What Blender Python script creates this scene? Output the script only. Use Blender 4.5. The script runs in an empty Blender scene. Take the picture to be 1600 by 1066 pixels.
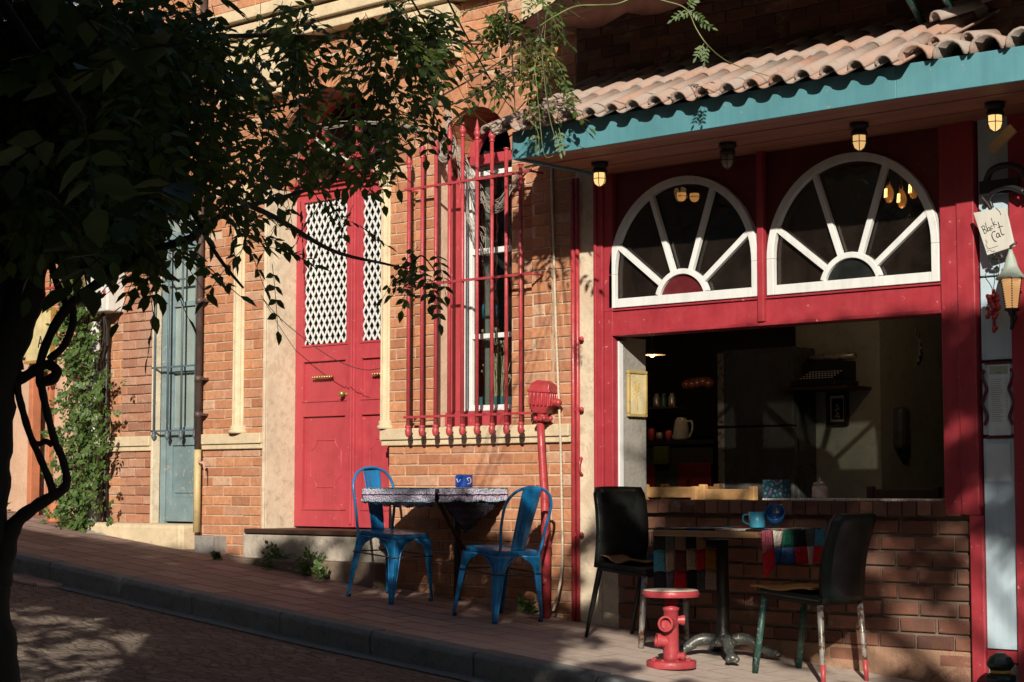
import bpy, math, random
import numpy as np
from mathutils import Vector, Matrix
random.seed(7); rng = np.random.default_rng(7)
sc = bpy.context.scene
R = math.radians
# ---------------------------------------------------------------- camera
F = 2900.0; TH = R(47.8); PH = math.atan(227/2900)
fh = (-math.cos(TH), math.sin(TH)); rt = (math.sin(TH), math.cos(TH))
CAM = Vector((-10.87*fh[0], -10.87*fh[1], 0.0))
cd = bpy.data.cameras.new("camera"); cam = bpy.data.objects.new("camera", cd)
sc.collection.objects.link(cam); sc.camera = cam
cd.sensor_width = 36; cd.lens = F/1600*36; cd.clip_start = .05; cd.clip_end = 2000
cam.location = CAM; cam.rotation_euler = (R(90)+PH, 0, R(90)-TH)
# ---------------------------------------------------------------- sky, sun, exposure
SX, SZ = .78, .53                      # the sun travels (-SX, +1, -SZ)
SUN_EL = math.atan2(SZ, math.hypot(SX, 1))
w = bpy.data.worlds.new("World"); sc.world = w; w.use_nodes = True
nt = w.node_tree; bg = nt.nodes['Background']
sky = nt.nodes.new('ShaderNodeTexSky'); sky.sky_type = 'NISHITA'; sky.sun_disc = False
sky.sun_elevation = SUN_EL; sky.sun_rotation = math.atan2(SX, -1)
sky.air_density = 1.0; sky.dust_density = 1.5
nt.links.new(sky.outputs[0], bg.inputs[0]); bg.inputs[1].default_value = .05
sl = bpy.data.lights.new("sun", 'SUN'); sl.energy = 5.0; sl.angle = R(.55); sl.color = (1, .89, .74)
so = bpy.data.objects.new("sun", sl); sc.collection.objects.link(so)
so.rotation_euler = Vector((-SX, 1, -SZ)).to_track_quat('-Z', 'Y').to_euler()
so.location = (6, -8, 6)
sc.view_settings.view_transform = 'Standard'; sc.view_settings.look = 'None'
sc.view_settings.exposure = 0.33; sc.view_settings.gamma = 1
sc.render.engine = 'CYCLES'
sc.cycles.max_bounces = 6; sc.cycles.transparent_max_bounces = 16
# ---------------------------------------------------------------- picture <-> place
fw = (fh[0]*math.cos(PH), fh[1]*math.cos(PH), math.sin(PH)); up = (-fh[0]*math.sin(PH), -fh[1]*math.sin(PH), math.cos(PH))
def ray(px, py):
    a = (px-800)/F; b = (533-py)/F
    return Vector((fw[0]+rt[0]*a+up[0]*b, fw[1]+rt[1]*a+up[1]*b, fw[2]+up[2]*b))
def W(px, py, y=0.0):
    d = ray(px, py); return CAM + d*((y-CAM.y)/d.y)
def X(px, y=0.0, py=500): return W(px, py, y).x
def D(px, py, dist): return CAM + ray(px, py)*dist
def gz(x):
    return -.71 - (.097*x if x < 0 else .086*x)
def G(px, py):
    d = ray(px, py); t = 8.0
    for _ in range(40):
        p = CAM + d*t; e = p.z - gz(p.x); t += e/ (abs(d.z)+.07)
    return CAM + d*t
# ---------------------------------------------------------------- mesh helper
class MB:
    def __init__(s): s.v = []; s.f = []; s.m = []; s.s = []
    def add(s, vs, fs, m=0, smooth=False):
        o = len(s.v); s.v += [tuple(v) for v in vs]
        for f in fs: s.f.append([o+i for i in f]); s.m.append(m); s.s.append(smooth)
        return s
    def box(s, x0, x1, y0, y1, z0, z1, m=0, M=None):
        vs = [Vector((x, y, z)) for z in (z0, z1) for y in (y0, y1) for x in (x0, x1)]
        if M is not None: vs = [M @ v for v in vs]
        return s.add(vs, [(0,2,3,1), (4,5,7,6), (0,1,5,4), (2,6,7,3), (0,4,6,2), (1,3,7,5)], m)
    def slope_box(s, x0, x1, y0, y1, zb, z1, m=0):
        a, b = zb(x0), zb(x1)
        vs = [(x0,y0,a),(x1,y0,b),(x0,y1,a),(x1,y1,b),(x0,y0,z1),(x1,y0,z1),(x0,y1,z1),(x1,y1,z1)]
        return s.add(vs, [(0,2,3,1), (4,5,7,6), (0,1,5,4), (2,6,7,3), (0,4,6,2), (1,3,7,5)], m)
    def tube(s, pts, r, n=8, m=0, closed=False, caps=True, flat=None):
        pts = [Vector(p) for p in pts]; N = len(pts)
        rs = r if isinstance(r, (list, tuple)) else [r]*N
        o = len(s.v); prev = None
        for i, p in enumerate(pts):
            if closed: t = pts[(i+1) % N]-pts[i-1]
            else: t = pts[min(i+1, N-1)]-pts[max(i-1, 0)]
            if t.length < 1e-9: t = Vector((0,0,1))
            t.normalize()
            if prev is None:
                a = Vector((0,0,1)) if abs(t.z) < .9 else Vector((1,0,0))
                u = t.cross(a).normalized()
            else:
                u = prev - t*prev.dot(t)
                u = u.normalized() if u.length > 1e-6 else t.orthogonal().normalized()
            prev = u; b = t.cross(u)
            for k in range(n):
                an = 2*math.pi*k/n; s.v.append(tuple(p+(u*math.cos(an)+b*math.sin(an))*rs[i]))
        L = N if closed else N-1
        for i in range(L):
            j = (i+1) % N
            for k in range(n):
                k2 = (k+1) % n
                s.f.append([o+i*n+k, o+i*n+k2, o+j*n+k2, o+j*n+k]); s.m.append(m); s.s.append(n > 4)
        if caps and not closed:
            s.f.append([o+k for k in range(n)][::-1]); s.m.append(m); s.s.append(False)
            s.f.append([o+(N-1)*n+k for k in range(n)]); s.m.append(m); s.s.append(False)
        return s
    def lathe(s, prof, c=(0,0,0), n=24, m=0, M=None, smooth=True):
        o = len(s.v); c = Vector(c)
        for r, z in prof:
            for k in range(n):
                a = 2*math.pi*k/n; p = Vector((r*math.cos(a), r*math.sin(a), z))
                if M is not None: p = M @ p
                s.v.append(tuple(c+p))
        for i in range(len(prof)-1):
            for k in range(n):
                k2 = (k+1) % n
                s.f.append([o+i*n+k, o+i*n+k2, o+(i+1)*n+k2, o+(i+1)*n+k]); s.m.append(m); s.s.append(smooth)
        for i, fl in ((0, True), (len(prof)-1, False)):
            if prof[i][0] > 1e-5:
                f = [o+i*n+k for k in range(n)]; s.f.append(f[::-1] if fl else f); s.m.append(m); s.s.append(False)
        return s
    def prism(s, poly, y0, y1, m=0, M=None):     # poly in (x,z), thickness y0..y1
        n = len(poly)
        vs = [Vector((x, y0, z)) for x, z in poly]+[Vector((x, y1, z)) for x, z in poly]
        if M is not None: vs = [M @ v for v in vs]
        return s.add(vs, [list(range(n)), list(range(n, 2*n))[::-1]]+[(i, i+n, (i+1) % n+n, (i+1) % n) for i in range(n)], m)
    def ring(s, c, r0, r1, a0, a1, y0, y1, n=24, m=0, M=None, zs=1.0):   # curved bar in the x-z plane
        cx, cz = c; P = []
        for i in range(n+1):
            a = a0+(a1-a0)*i/n; ca, sa = math.cos(a), math.sin(a)*zs
            for r, y in ((r0,y0),(r1,y0),(r1,y1),(r0,y1)):
                v = Vector((cx+r*ca, y, cz+r*sa)); P.append(M @ v if M is not None else v)
        fs = []
        for i in range(n):
            b = i*4; fs += [(b+k, b+(k+1) % 4, b+4+(k+1) % 4, b+4+k) for k in range(4)]
        fs += [(3,2,1,0), tuple(n*4+k for k in range(4))]
        return s.add(P, fs, m)
    def sphere(s, c, r, m=0, n=12, sc3=(1,1,1)):
        c = Vector(c); o = len(s.v); h = n//2
        for i in range(h+1):
            a = math.pi*i/h-math.pi/2
            for k in range(n):
                b = 2*math.pi*k/n
                s.v.append((c.x+r*sc3[0]*math.cos(a)*math.cos(b), c.y+r*sc3[1]*math.cos(a)*math.sin(b), c.z+r*sc3[2]*math.sin(a)))
        for i in range(h):
            for k in range(n):
                k2 = (k+1) % n; s.f.append([o+i*n+k, o+i*n+k2, o+(i+1)*n+k2, o+(i+1)*n+k]); s.m.append(m); s.s.append(True)
        return s
    def build(s, name, mats, parent=None, bevel=0, solid=0, sub=0, origin=None):
        me = bpy.data.meshes.new(name)
        if origin is not None: o = Vector(origin); V = [tuple(Vector(v)-o) for v in s.v]
        else: V = s.v
        me.from_pydata(V, [], s.f); me.update()
        me.polygons.foreach_set('material_index', s.m); me.polygons.foreach_set('use_smooth', s.s)
        for m in (mats if isinstance(mats, (list, tuple)) else [mats]): me.materials.append(m)
        ob = bpy.data.objects.new(name, me); sc.collection.objects.link(ob)
        if origin is not None: ob.location = origin
        if parent is not None: ob.parent = parent
        if solid: q = ob.modifiers.new('s', 'SOLIDIFY'); q.thickness = solid; q.offset = 0
        if bevel: q = ob.modifiers.new('b', 'BEVEL'); q.width = bevel; q.segments = 2; q.limit_method = 'ANGLE'; q.angle_limit = R(40)
        if sub: q = ob.modifiers.new('u', 'SUBSURF'); q.levels = sub; q.render_levels = sub
        return ob
def tag(o, label=None, cat=None, group=None, kind=None):
    if label: o['label'] = label
    if cat: o['category'] = cat
    if group: o['group'] = group
    if kind: o['kind'] = kind
    return o
def thing(name, loc, label, cat, group=None, rz=0):
    o = bpy.data.objects.new(name, None); o.empty_display_size = .1; sc.collection.objects.link(o)
    o.location = loc; o.rotation_euler = (0,0,rz); tag(o, label, cat, group); return o
def dup(root, loc, rz=0, label=None):
    c = root.copy(); sc.collection.objects.link(c); c.location = loc; c.rotation_euler = (0,0,rz)
    if label: c['label'] = label
    def rec(a, b):
        for ch in [k for k in bpy.data.objects if k.parent == a]:
            d = ch.copy(); sc.collection.objects.link(d); d.parent = b; rec(ch, d)
    rec(root, c); return c
def smooth_path(pts, k=6):
    pts = [Vector(p) for p in pts]; out = []
    for i in range(len(pts)-1):
        p0 = pts[max(i-1,0)]; p1 = pts[i]; p2 = pts[i+1]; p3 = pts[min(i+2, len(pts)-1)]
        for j in range(k):
            t = j/k
            out.append(.5*((2*p1)+(p2-p0)*t+(2*p0-5*p1+4*p2-p3)*t*t+(3*p1-p0-3*p2+p3)*t**3))
    out.append(pts[-1]); return out
# ---------------------------------------------------------------- materials
class NT:
    def __init__(s, name):
        s.mat = bpy.data.materials.new(name); s.mat.use_nodes = True; s.t = s.mat.node_tree
        s.b = s.t.nodes['Principled BSDF']; s.out = s.t.nodes['Material Output']
        s.co = s.t.nodes.new('ShaderNodeTexCoord').outputs['Object']
    def n(s, ty, ins=None, **kw):
        nd = s.t.nodes.new(ty)
        for k, v in kw.items(): setattr(nd, k, v)
        for k, v in (ins or {}).items(): s.set(nd.inputs[k], v)
        return nd
    def set(s, sock, v):
        if isinstance(v, bpy.types.NodeSocket): s.t.links.new(v, sock)
        else: sock.default_value = v
    def noise(s, scale, detail=4, rough=.6, vec=None, dist=0):
        return s.n('ShaderNodeTexNoise', {'Vector': vec or s.co, 'Scale': scale, 'Detail': detail, 'Roughness': rough, 'Distortion': dist}).outputs['Fac']
    def ramp(s, fac, stops, interp='LINEAR'):
        nd = s.n('ShaderNodeValToRGB', {'Fac': fac}); cr = nd.color_ramp; cr.interpolation = interp
        while len(cr.elements) < len(stops): cr.elements.new(.5)
        for e, (p, c) in zip(cr.elements, stops):
            e.position = p; e.color = (c if len(c) == 4 else tuple(c)+(1,)) if isinstance(c, (tuple, list)) else (c, c, c, 1)
        return nd.outputs['Color']
    def mix(s, fac, a, b, mode='MIX'):
        nd = s.n('ShaderNodeMix', data_type='RGBA', blend_type=mode)
        s.set(nd.inputs[0], fac)
        for i, v in ((6, a), (7, b)): s.set(nd.inputs[i], (tuple(v)+(1,) if isinstance(v, tuple) and len(v) == 3 else v))
        return nd.outputs[2]
    def math(s, op, a, b=0.0):
        nd = s.n('ShaderNodeMath', operation=op); s.set(nd.inputs[0], a); s.set(nd.inputs[1], b); return nd.outputs[0]
    def map(s, scale=(1,1,1), rot=(0,0,0), loc=(0,0,0)):
        return s.n('ShaderNodeMapping', {'Vector': s.co, 'Scale': scale, 'Rotation': rot, 'Location': loc}).outputs[0]
    def bump(s, h, dist=.01, strength=1.0):
        nd = s.n('ShaderNodeBump', {'Height': h, 'Distance': dist, 'Strength': strength}); s.t.links.new(nd.outputs[0], s.b.inputs['Normal'])
    def fin(s, col=None, rough=None, metal=0, spec=.5):
        if col is not None: s.set(s.b.inputs['Base Color'], tuple(col)+(1,) if isinstance(col, tuple) and len(col) == 3 else col)
        if rough is not None: s.set(s.b.inputs['Roughness'], rough)
        s.b.inputs['Metallic'].default_value = metal; s.b.inputs['Specular IOR Level'].default_value = spec
        return s.mat
def mul(c, k): return tuple(min(1, x*k) for x in c)
def paint(name, c, rough=.45, wear=.0, wc=(.25,.2,.16), var=.25, scale=6, bump=.0015):
    t = NT(name)
    n1 = t.noise(scale, 5, .65); col = t.mix(t.ramp(n1, [(.3, 0), (.7, 1)]), mul(c, 1-var), mul(c, 1+var*.7))
    streak = t.noise(1, 4, .6, vec=t.map((26, 26, 2.2))); col = t.mix(t.ramp(streak, [(.45, 0), (.8, .35)]), col, mul(c, .55))
    if wear > 0:
        n2 = t.noise(scale*5, 8, .75); wm = t.ramp(n2, [(.66-wear*.35, 0), (.69-wear*.35, 1)])
        col = t.mix(wm, col, wc)
    n3 = t.noise(90, 4, .6); t.bump(t.math('ADD', t.math('MULTIPLY', n3, .35), n1), bump)
    return t.fin(col, t.ramp(t.noise(scale*2, 4), [(.3, max(.05, rough-.12)), (.7, min(1, rough+.15))]))
def plaster(name, c, dirt=(.18,.14,.10), amt=.5, scale=3.5, bump=.006, patch=None):
    t = NT(name)
    n1 = t.noise(scale, 8, .7); n2 = t.noise(scale*6, 6, .7)
    col = t.mix(t.ramp(n1, [(.32, 0), (.72, 1)]), mul(c, .78), mul(c, 1.12))
    col = t.mix(t.ramp(n2, [(.5, 0), (.78, amt)]), col, dirt)
    if patch: col = t.mix(t.ramp(t.noise(scale*.8, 7, .72, dist=.6), [(.56, 0), (.6, 1)]), col, patch)
    t.bump(t.math('ADD', n2, t.math('MULTIPLY', t.noise(120, 3), .3)), bump)
    return t.fin(col, .9, spec=.2)
def brickmat(name, stops, grime=.5, gc=(.10,.07,.05), white=.3):
    t = NT(name)
    isl = t.n('ShaderNodeNewGeometry').outputs['Random Per Island']
    col = t.ramp(isl, stops)
    n1 = t.noise(35, 6, .7); col = t.mix(t.ramp(n1, [(.35, 0), (.75, .55)]), col, (.2,.075,.035))
    n2 = t.noise(1.6, 7, .7); col = t.mix(t.ramp(n2, [(.45, 0), (.75, grime)]), col, gc)
    n4 = t.noise(2.6, 9, .78, vec=t.map((1,1,1.6), loc=(3,1,7))); col = t.mix(t.ramp(n4, [(.56, 0), (.72, white)]), col, (.55,.42,.34))
    t.bump(t.math('ADD', n1, t.math('MULTIPLY', t.noise(160, 3), .5)), .004)
    return t.fin(col, .88, spec=.2)
def wood(name, c1, c2, axis=0, rough=.6, scale=14):
    t = NT(name); sc3 = [scale, scale, scale]; sc3[axis] = scale*.07
    g = t.noise(1, 8, .7, vec=t.map(tuple(sc3)), dist=.6)
    col = t.mix(t.ramp(g, [(.3, 0), (.7, 1)]), c1, c2); col = t.mix(t.ramp(t.n('ShaderNodeNewGeometry').outputs['Random Per Island'], [(0, 0), (1, .55)]), col, mul(c1, .7)); t.bump(g, .002)
    return t.fin(col, rough)
def metal(name, c, rough=.4, rust=0.0):
    t = NT(name); n = t.noise(22, 6, .7); col = t.mix(t.ramp(n, [(.6-rust*.3, 0), (.68-rust*.3, 1)]), c, (.12,.05,.025)) if rust else c
    t.bump(n, .001); return t.fin(col, rough, metal=.7 if not rust else .4)
def emis(name, c, st, c2=None):
    t = NT(name); t.fin(c2 or c, .3); t.b.inputs['Emission Color'].default_value = tuple(c)+(1,); t.b.inputs['Emission Strength'].default_value = st; return t.mat
def glassmat(name, tint=(.75,.8,.78), refl=1.0, refl_film=0):
    t = NT(name); t.t.nodes.remove(t.b)
    fr = t.math('ADD', t.math('MULTIPLY', t.math('POWER', t.n('ShaderNodeLayerWeight', {'Blend': .5}).outputs['Facing'], 5.0), .9), .045)
    tr = t.n('ShaderNodeBsdfTransparent', {'Color': tint+(1,)}); gl = t.n('ShaderNodeBsdfGlossy', {'Roughness': .012, 'Color': (refl,refl,refl,1)})
    bp = t.n('ShaderNodeBump', {'Height': t.noise(5, 2), 'Distance': .004}); t.t.links.new(bp.outputs[0], gl.inputs['Normal'])
    mx = t.n('ShaderNodeMixShader', {0: fr}); t.t.links.new(tr.outputs[0], mx.inputs[1]); t.t.links.new(gl.outputs[0], mx.inputs[2])
    if refl_film:
        df = t.n('ShaderNodeBsdfDiffuse', {'Color': (.20,.15,.12,1)}); m2 = t.n('ShaderNodeMixShader', {0: t.ramp(t.noise(5, 6, .7), [(.35, refl_film*.3), (.7, refl_film)])})  # brown dusty film standing in for the street's reflection
        t.t.links.new(mx.outputs[0], m2.inputs[1]); t.t.links.new(df.outputs[0], m2.inputs[2]); mx = m2
    t.t.links.new(mx.outputs[0], t.out.inputs[0]); return t.mat
def leafmat(name, stops, trans=.35, rough=.5):
    t = NT(name); isl = t.n('ShaderNodeNewGeometry').outputs['Random Per Island']
    col = t.ramp(isl, stops); t.fin(col, rough, spec=.35)
    tl = t.n('ShaderNodeBsdfTranslucent', {'Color': t.mix(.5, col, (.16,.22,.02))})
    mx = t.n('ShaderNodeMixShader', {0: trans}); t.t.links.new(t.b.outputs[0], mx.inputs[1]); t.t.links.new(tl.outputs[0], mx.inputs[2])
    t.t.links.new(mx.outputs[0], t.out.inputs[0]); return t.mat

M = {}
M['brick'] = brickmat('orange_brick', [(0,(.37,.165,.095)), (.3,(.49,.225,.12)), (.6,(.57,.28,.155)), (.85,(.46,.225,.14)), (1,(.59,.40,.28))], grime=.35, gc=(.26,.17,.12), white=.6)
M['brick_worn'] = brickmat('worn_brick', [(0,(.28,.13,.09)), (.4,(.40,.19,.12)), (.7,(.46,.24,.16)), (1,(.5,.32,.24))], grime=.5, gc=(.36,.29,.25), white=1.0)
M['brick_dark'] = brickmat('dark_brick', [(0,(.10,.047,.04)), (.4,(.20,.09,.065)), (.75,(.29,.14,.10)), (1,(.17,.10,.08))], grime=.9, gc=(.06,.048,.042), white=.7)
M['mortar'] = plaster('mortar', (.56,.44,.33), amt=.3, scale=5)
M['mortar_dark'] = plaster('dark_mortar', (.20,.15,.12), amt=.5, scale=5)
M['stone'] = plaster('cream_stone', (.62,.52,.36), dirt=(.25,.2,.13), amt=.45, bump=.004)
M['pier'] = plaster('worn_plaster', (.64,.56,.43), dirt=(.30,.22,.15), amt=.8, scale=3, patch=(.54,.44,.33))
M['step'] = plaster('step_stone', (.42,.38,.33), dirt=(.12,.1,.08), amt=.8, scale=4)
M['concrete'] = plaster('grey_concrete', (.27,.26,.25), dirt=(.1,.1,.09), amt=.6, scale=6)
M['kerb'] = plaster('kerb_stone', (.19,.205,.205), dirt=(.07,.075,.07), amt=.7, scale=3, bump=.012)
M['red'] = paint('red_door_paint', (.40,.050,.066), .5, wear=.06, wc=(.6,.3,.25), var=.12)
M['red2'] = paint('red_front_paint', (.33,.034,.048), .42, wear=.05, wc=(.65,.4,.35), var=.15)
M['red_iron'] = paint('red_iron_paint', (.38,.05,.062), .4, wear=.05, wc=(.2,.06,.04), var=.2, scale=14, bump=.003)
M['pipe_red'] = paint('red_pipe_paint', (.37,.042,.052), .35, wear=.1, wc=(.2,.05,.04), var=.25, scale=10, bump=.003)
M['white'] = paint('white_paint', (.66,.69,.70), .5, wear=.04, wc=(.4,.36,.3), var=.07)
M['bluegrey'] = paint('blue_grey_paint', (.17,.25,.28), .6, wear=.22, wc=(.34,.30,.25), var=.3, scale=4)
M['bluegrey_d'] = paint('blue_grey_iron', (.09,.13,.15), .5, wear=.15, wc=(.2,.12,.08), var=.3)
M['shaded_red'] = paint('shaded_red_paint', (.12,.012,.017), .5, wear=.03)  # front red darkened, the shade under the canopy put into the colour
M['maroon'] = paint('maroon_paint', (.10,.012,.016), .4)
M['teal'] = paint('teal_paint', (.085,.25,.30), .5, wear=.05, wc=(.35,.28,.2), var=.1, scale=3)
M['panel'] = paint('pale_blue_panel', (.42,.55,.64), .6, wear=.03, wc=(.3,.3,.3), var=.08)
M['blue'] = paint('blue_metal_paint', (.008,.16,.40), .3, wear=.10, wc=(.22,.34,.4), var=.2, scale=9, bump=.001)
M['black'] = paint('black_vinyl', (.012,.014,.014), .35, wear=.03, wc=(.05,.05,.045), var=.3)
M['blackgreen'] = paint('dark_green_vinyl', (.006,.017,.014), .38, wear=.05, wc=(.04,.06,.05), var=.4)
M['greenleg'] = paint('green_leg_paint', (.014,.06,.05), .45, wear=.25, wc=(.25,.25,.22), var=.4, scale=12)
M['iron'] = metal('cast_iron', (.05,.05,.05), .45)
M['steel'] = metal('scuffed_steel', (.35,.34,.32), .35, rust=.3)
M['brass'] = metal('old_brass', (.45,.30,.12), .35)
M['rustpipe'] = paint('brown_pipe', (.075,.05,.045), .5, wear=.2, wc=(.16,.07,.04), var=.4)
M['cream'] = paint('cream_pipe', (.46,.37,.19), .5, wear=.15, wc=(.3,.2,.1), var=.2)
M['pvc'] = paint('white_pvc', (.6,.6,.58), .5, wear=.05, var=.1)
M['glass'] = glassmat('window_glass')
M['fanglass'] = glassmat('fan_glass', (.30,.30,.28), refl_film=.08)
M['doorglass'] = glassmat('door_glass', (.45,.5,.5))
M['dusty'] = paint('dusty_pane', (.27,.34,.33), .35, wear=0, var=.25, scale=3)
M['wood_soffit'] = wood('soffit_boards', (.24,.09,.05), (.50,.22,.13), axis=0, rough=.6, scale=10)
M['wood_table'] = wood('table_wood', (.16,.09,.045), (.34,.2,.1), axis=0)
M['wood_chair'] = wood('chair_wood', (.45,.25,.10), (.62,.38,.17), axis=0)
M['wood_dark'] = wood('dark_wood', (.03,.015,.01), (.07,.035,.02), axis=2)
M['bark'] = wood('bark', (.020,.016,.013), (.055,.045,.035), axis=2, rough=.95, scale=30)
M['leaf'] = leafmat('vine_leaves', [(0,(.025,.05,.014)), (.4,(.045,.08,.018)), (.8,(.07,.12,.022)), (1,(.14,.15,.04))])
M['leaf_shade'] = leafmat('shade_leaves', [(0,(.025,.05,.014)), (.5,(.045,.08,.018)), (1,(.08,.12,.025))], trans=.12)  # leaves of the unseen trees, kept nearly opaque for deeper shade
M['leaf_y'] = leafmat('yellowing_leaves', [(0,(.07,.09,.02)), (.5,(.13,.12,.035)), (1,(.20,.15,.06))])
M['leaf_g'] = leafmat('climber_leaves', [(0,(.03,.07,.015)), (.5,(.06,.12,.03)), (1,(.11,.17,.05))], trans=.25)
M['stem'] = paint('green_stem', (.16,.20,.07), .5, var=.3)
M['cable'] = paint('grey_cable', (.30,.28,.25), .5, var=.3)
M['cable_d'] = paint('dark_cable', (.03,.025,.02), .6)
M['terracotta'] = paint('terracotta', (.45,.16,.08), .8, var=.3)
M['peach'] = plaster('peach_wall', (.54,.36,.26), amt=.15, dirt=(.4,.25,.15))
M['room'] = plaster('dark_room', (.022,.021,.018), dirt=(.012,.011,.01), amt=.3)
M['roomgrey'] = plaster('green_grey_wall', (.38,.40,.34), dirt=(.12,.12,.10), amt=.5, scale=2)
M['jamb'] = plaster('grey_cement', (.30,.29,.27), dirt=(.15,.15,.14), amt=.5, scale=6)
M['opp'] = plaster('opposite_wall', (.55,.38,.27), amt=.4, scale=.6)
M['awning'] = paint('brown_canvas', (.035,.014,.010), .9, var=.3); M['awning'].node_tree.nodes['Principled BSDF'].inputs['Specular IOR Level'].default_value = .03
def _tile():
    t = NT('roof_tile'); isl = t.n('ShaderNodeNewGeometry').outputs['Random Per Island']
    col = t.ramp(isl, [(0,(.34,.20,.15)), (.5,(.37,.25,.20)), (1,(.34,.29,.26))])
    n = t.noise(7, 7, .7); col = t.mix(t.ramp(n, [(.42,0),(.62,.8)]), col, (.30,.27,.25))
    n2 = t.noise(30, 6, .7); col = t.mix(t.ramp(n2, [(.55,0),(.75,.6)]), col, (.16,.12,.09)); t.bump(n2, .004)
    return t.fin(col, .9, spec=.15)
M['tile'] = _tile()
def _paver(name, bw, bh, cols, mort, msz=.004, rot=0, bumpd=.01, wob_=.03, beige=False):
    t = NT(name); vec = t.map(rot=(0,0,rot))
    wob = t.n('ShaderNodeVectorMath', {0: vec, 1: t.n('ShaderNodeVectorMath', {0: t.n('ShaderNodeTexNoise', {'Vector': t.co, 'Scale': 6}).outputs['Color'], 1: (wob_,wob_,wob_)}, operation='MULTIPLY').outputs[0]}, operation='ADD').outputs[0]
    br = t.n('ShaderNodeTexBrick', {'Vector': wob, 'Color1': (0,0,0,1), 'Color2': (1,1,1,1), 'Mortar': (.5,.5,.5,1), 'Scale': 1.0, 'Mortar Size': msz, 'Mortar Smooth': .3, 'Brick Width': bw, 'Row Height': bh, 'Bias': 0.0})
    col = t.ramp(br.outputs['Color'], cols)
    n = t.noise(3, 8, .72); col = t.mix(t.ramp(n, [(.35,0),(.7,.5)]), col, mul(cols[0][1],.75))
    n2 = t.noise(40, 6, .7); col = t.mix(t.ramp(n2, [(.55,0),(.8,.6)]), col, (.26,.21,.18))
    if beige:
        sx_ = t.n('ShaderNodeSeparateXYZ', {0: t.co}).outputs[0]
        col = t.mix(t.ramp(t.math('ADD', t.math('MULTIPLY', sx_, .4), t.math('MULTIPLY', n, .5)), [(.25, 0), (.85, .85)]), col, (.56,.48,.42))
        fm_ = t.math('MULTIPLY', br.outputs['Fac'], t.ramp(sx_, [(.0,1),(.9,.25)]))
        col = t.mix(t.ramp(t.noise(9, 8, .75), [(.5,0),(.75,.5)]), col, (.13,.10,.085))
    else: fm_ = br.outputs['Fac']
    col = t.mix(fm_, col, mort)
    t.bump(t.math('ADD', t.math('MULTIPLY', br.outputs['Fac'], -1.0), t.math('MULTIPLY', n2, .6)), bumpd)
    return t.fin(col, t.ramp(n2, [(.3,.65),(.7,.95)]), spec=.3)
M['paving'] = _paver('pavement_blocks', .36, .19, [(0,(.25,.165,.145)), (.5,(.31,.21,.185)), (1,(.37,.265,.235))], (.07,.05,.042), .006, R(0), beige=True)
def _road():
    t = NT('road_setts')
    wob = t.n('ShaderNodeVectorMath', {0: t.co, 1: t.n('ShaderNodeVectorMath', {0: t.n('ShaderNodeTexNoise', {'Vector': t.co, 'Scale': 2.5, 'Detail': 5}).outputs['Color'], 1: (.25,.25,.1)}, operation='MULTIPLY').outputs[0]}, operation='ADD').outputs[0]
    vo = t.n('ShaderNodeTexVoronoi', {'Vector': t.n('ShaderNodeMapping', {'Vector': wob, 'Scale': (9,19,9), 'Rotation': (0,0,.5)}).outputs[0], 'Scale': 1.0, 'Randomness': .7})
    ed = t.n('ShaderNodeTexVoronoi', {'Vector': t.n('ShaderNodeMapping', {'Vector': wob, 'Scale': (9,19,9), 'Rotation': (0,0,.5)}).outputs[0], 'Scale': 1.0, 'Randomness': .7}, feature='DISTANCE_TO_EDGE').outputs['Distance']
    col = t.ramp(t.n('ShaderNodeSeparateColor', {0: vo.outputs['Color']}).outputs[0], [(0,(.30,.25,.21)), (.5,(.41,.34,.285)), (.85,(.47,.385,.325)), (1,(.55,.47,.40))])
    n = t.noise(1.2, 8, .72, dist=.8); col = t.mix(t.ramp(n, [(.35,0),(.65,.75)]), col, (.28,.23,.195))
    n2 = t.noise(28, 8, .78); col = t.mix(t.ramp(n2, [(.5,0),(.72,.7)]), col, (.17,.14,.12))
    n3 = t.noise(55, 6, .8, vec=t.map((1,2.4,1), rot=(0,0,.4))); col = t.mix(t.ramp(n3, [(.58,0),(.7,.8)]), col, (.62,.52,.44))
    col = t.mix(t.ramp(ed, [(0,.7),(.09,0)]), col, (.10,.08,.065))
    t.bump(t.math('ADD', t.math('MULTIPLY', t.ramp(ed, [(0,0),(.2,1)]), .6), t.math('MULTIPLY', n2, 1.3)), .05)
    return t.fin(col, .9, spec=.2)
M['road'] = _road()
# ================================================================= the ground
def sheet(name, x0, x1, y0, y1, dz, mat, nx=60, ny=1):
    mb = MB(); vs = []; fs = []
    xs = [x0+(x1-x0)*i/nx for i in range(nx+1)]; ys = [y0+(y1-y0)*j/ny for j in range(ny+1)]
    for y in ys:
        for x in xs: vs.append((x, y, gz(x)+dz))
    for j in range(ny):
        for i in range(nx): a = j*(nx+1)+i; fs.append((a, a+1, a+nx+2, a+nx+1))
    mb.add(vs, fs); return tag(mb.build(name, mat), kind='structure')
KY = -1.46
sheet('ground', -80, 80, -80, 80, -.30, M['concrete'], 160, 2)
sheet('road', -30, 30, -4.95, KY-.02, -.125, M['road'])
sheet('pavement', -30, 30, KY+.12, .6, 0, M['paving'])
sheet('far_pavement', -30, 30, -11, -4.95, -.02, M['paving'])
kb = thing('kerb', (0,0,0), 'dark stone kerb stepping down between the brick pavement and the road', 'kerb')
x = -14.0; i = 0
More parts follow.
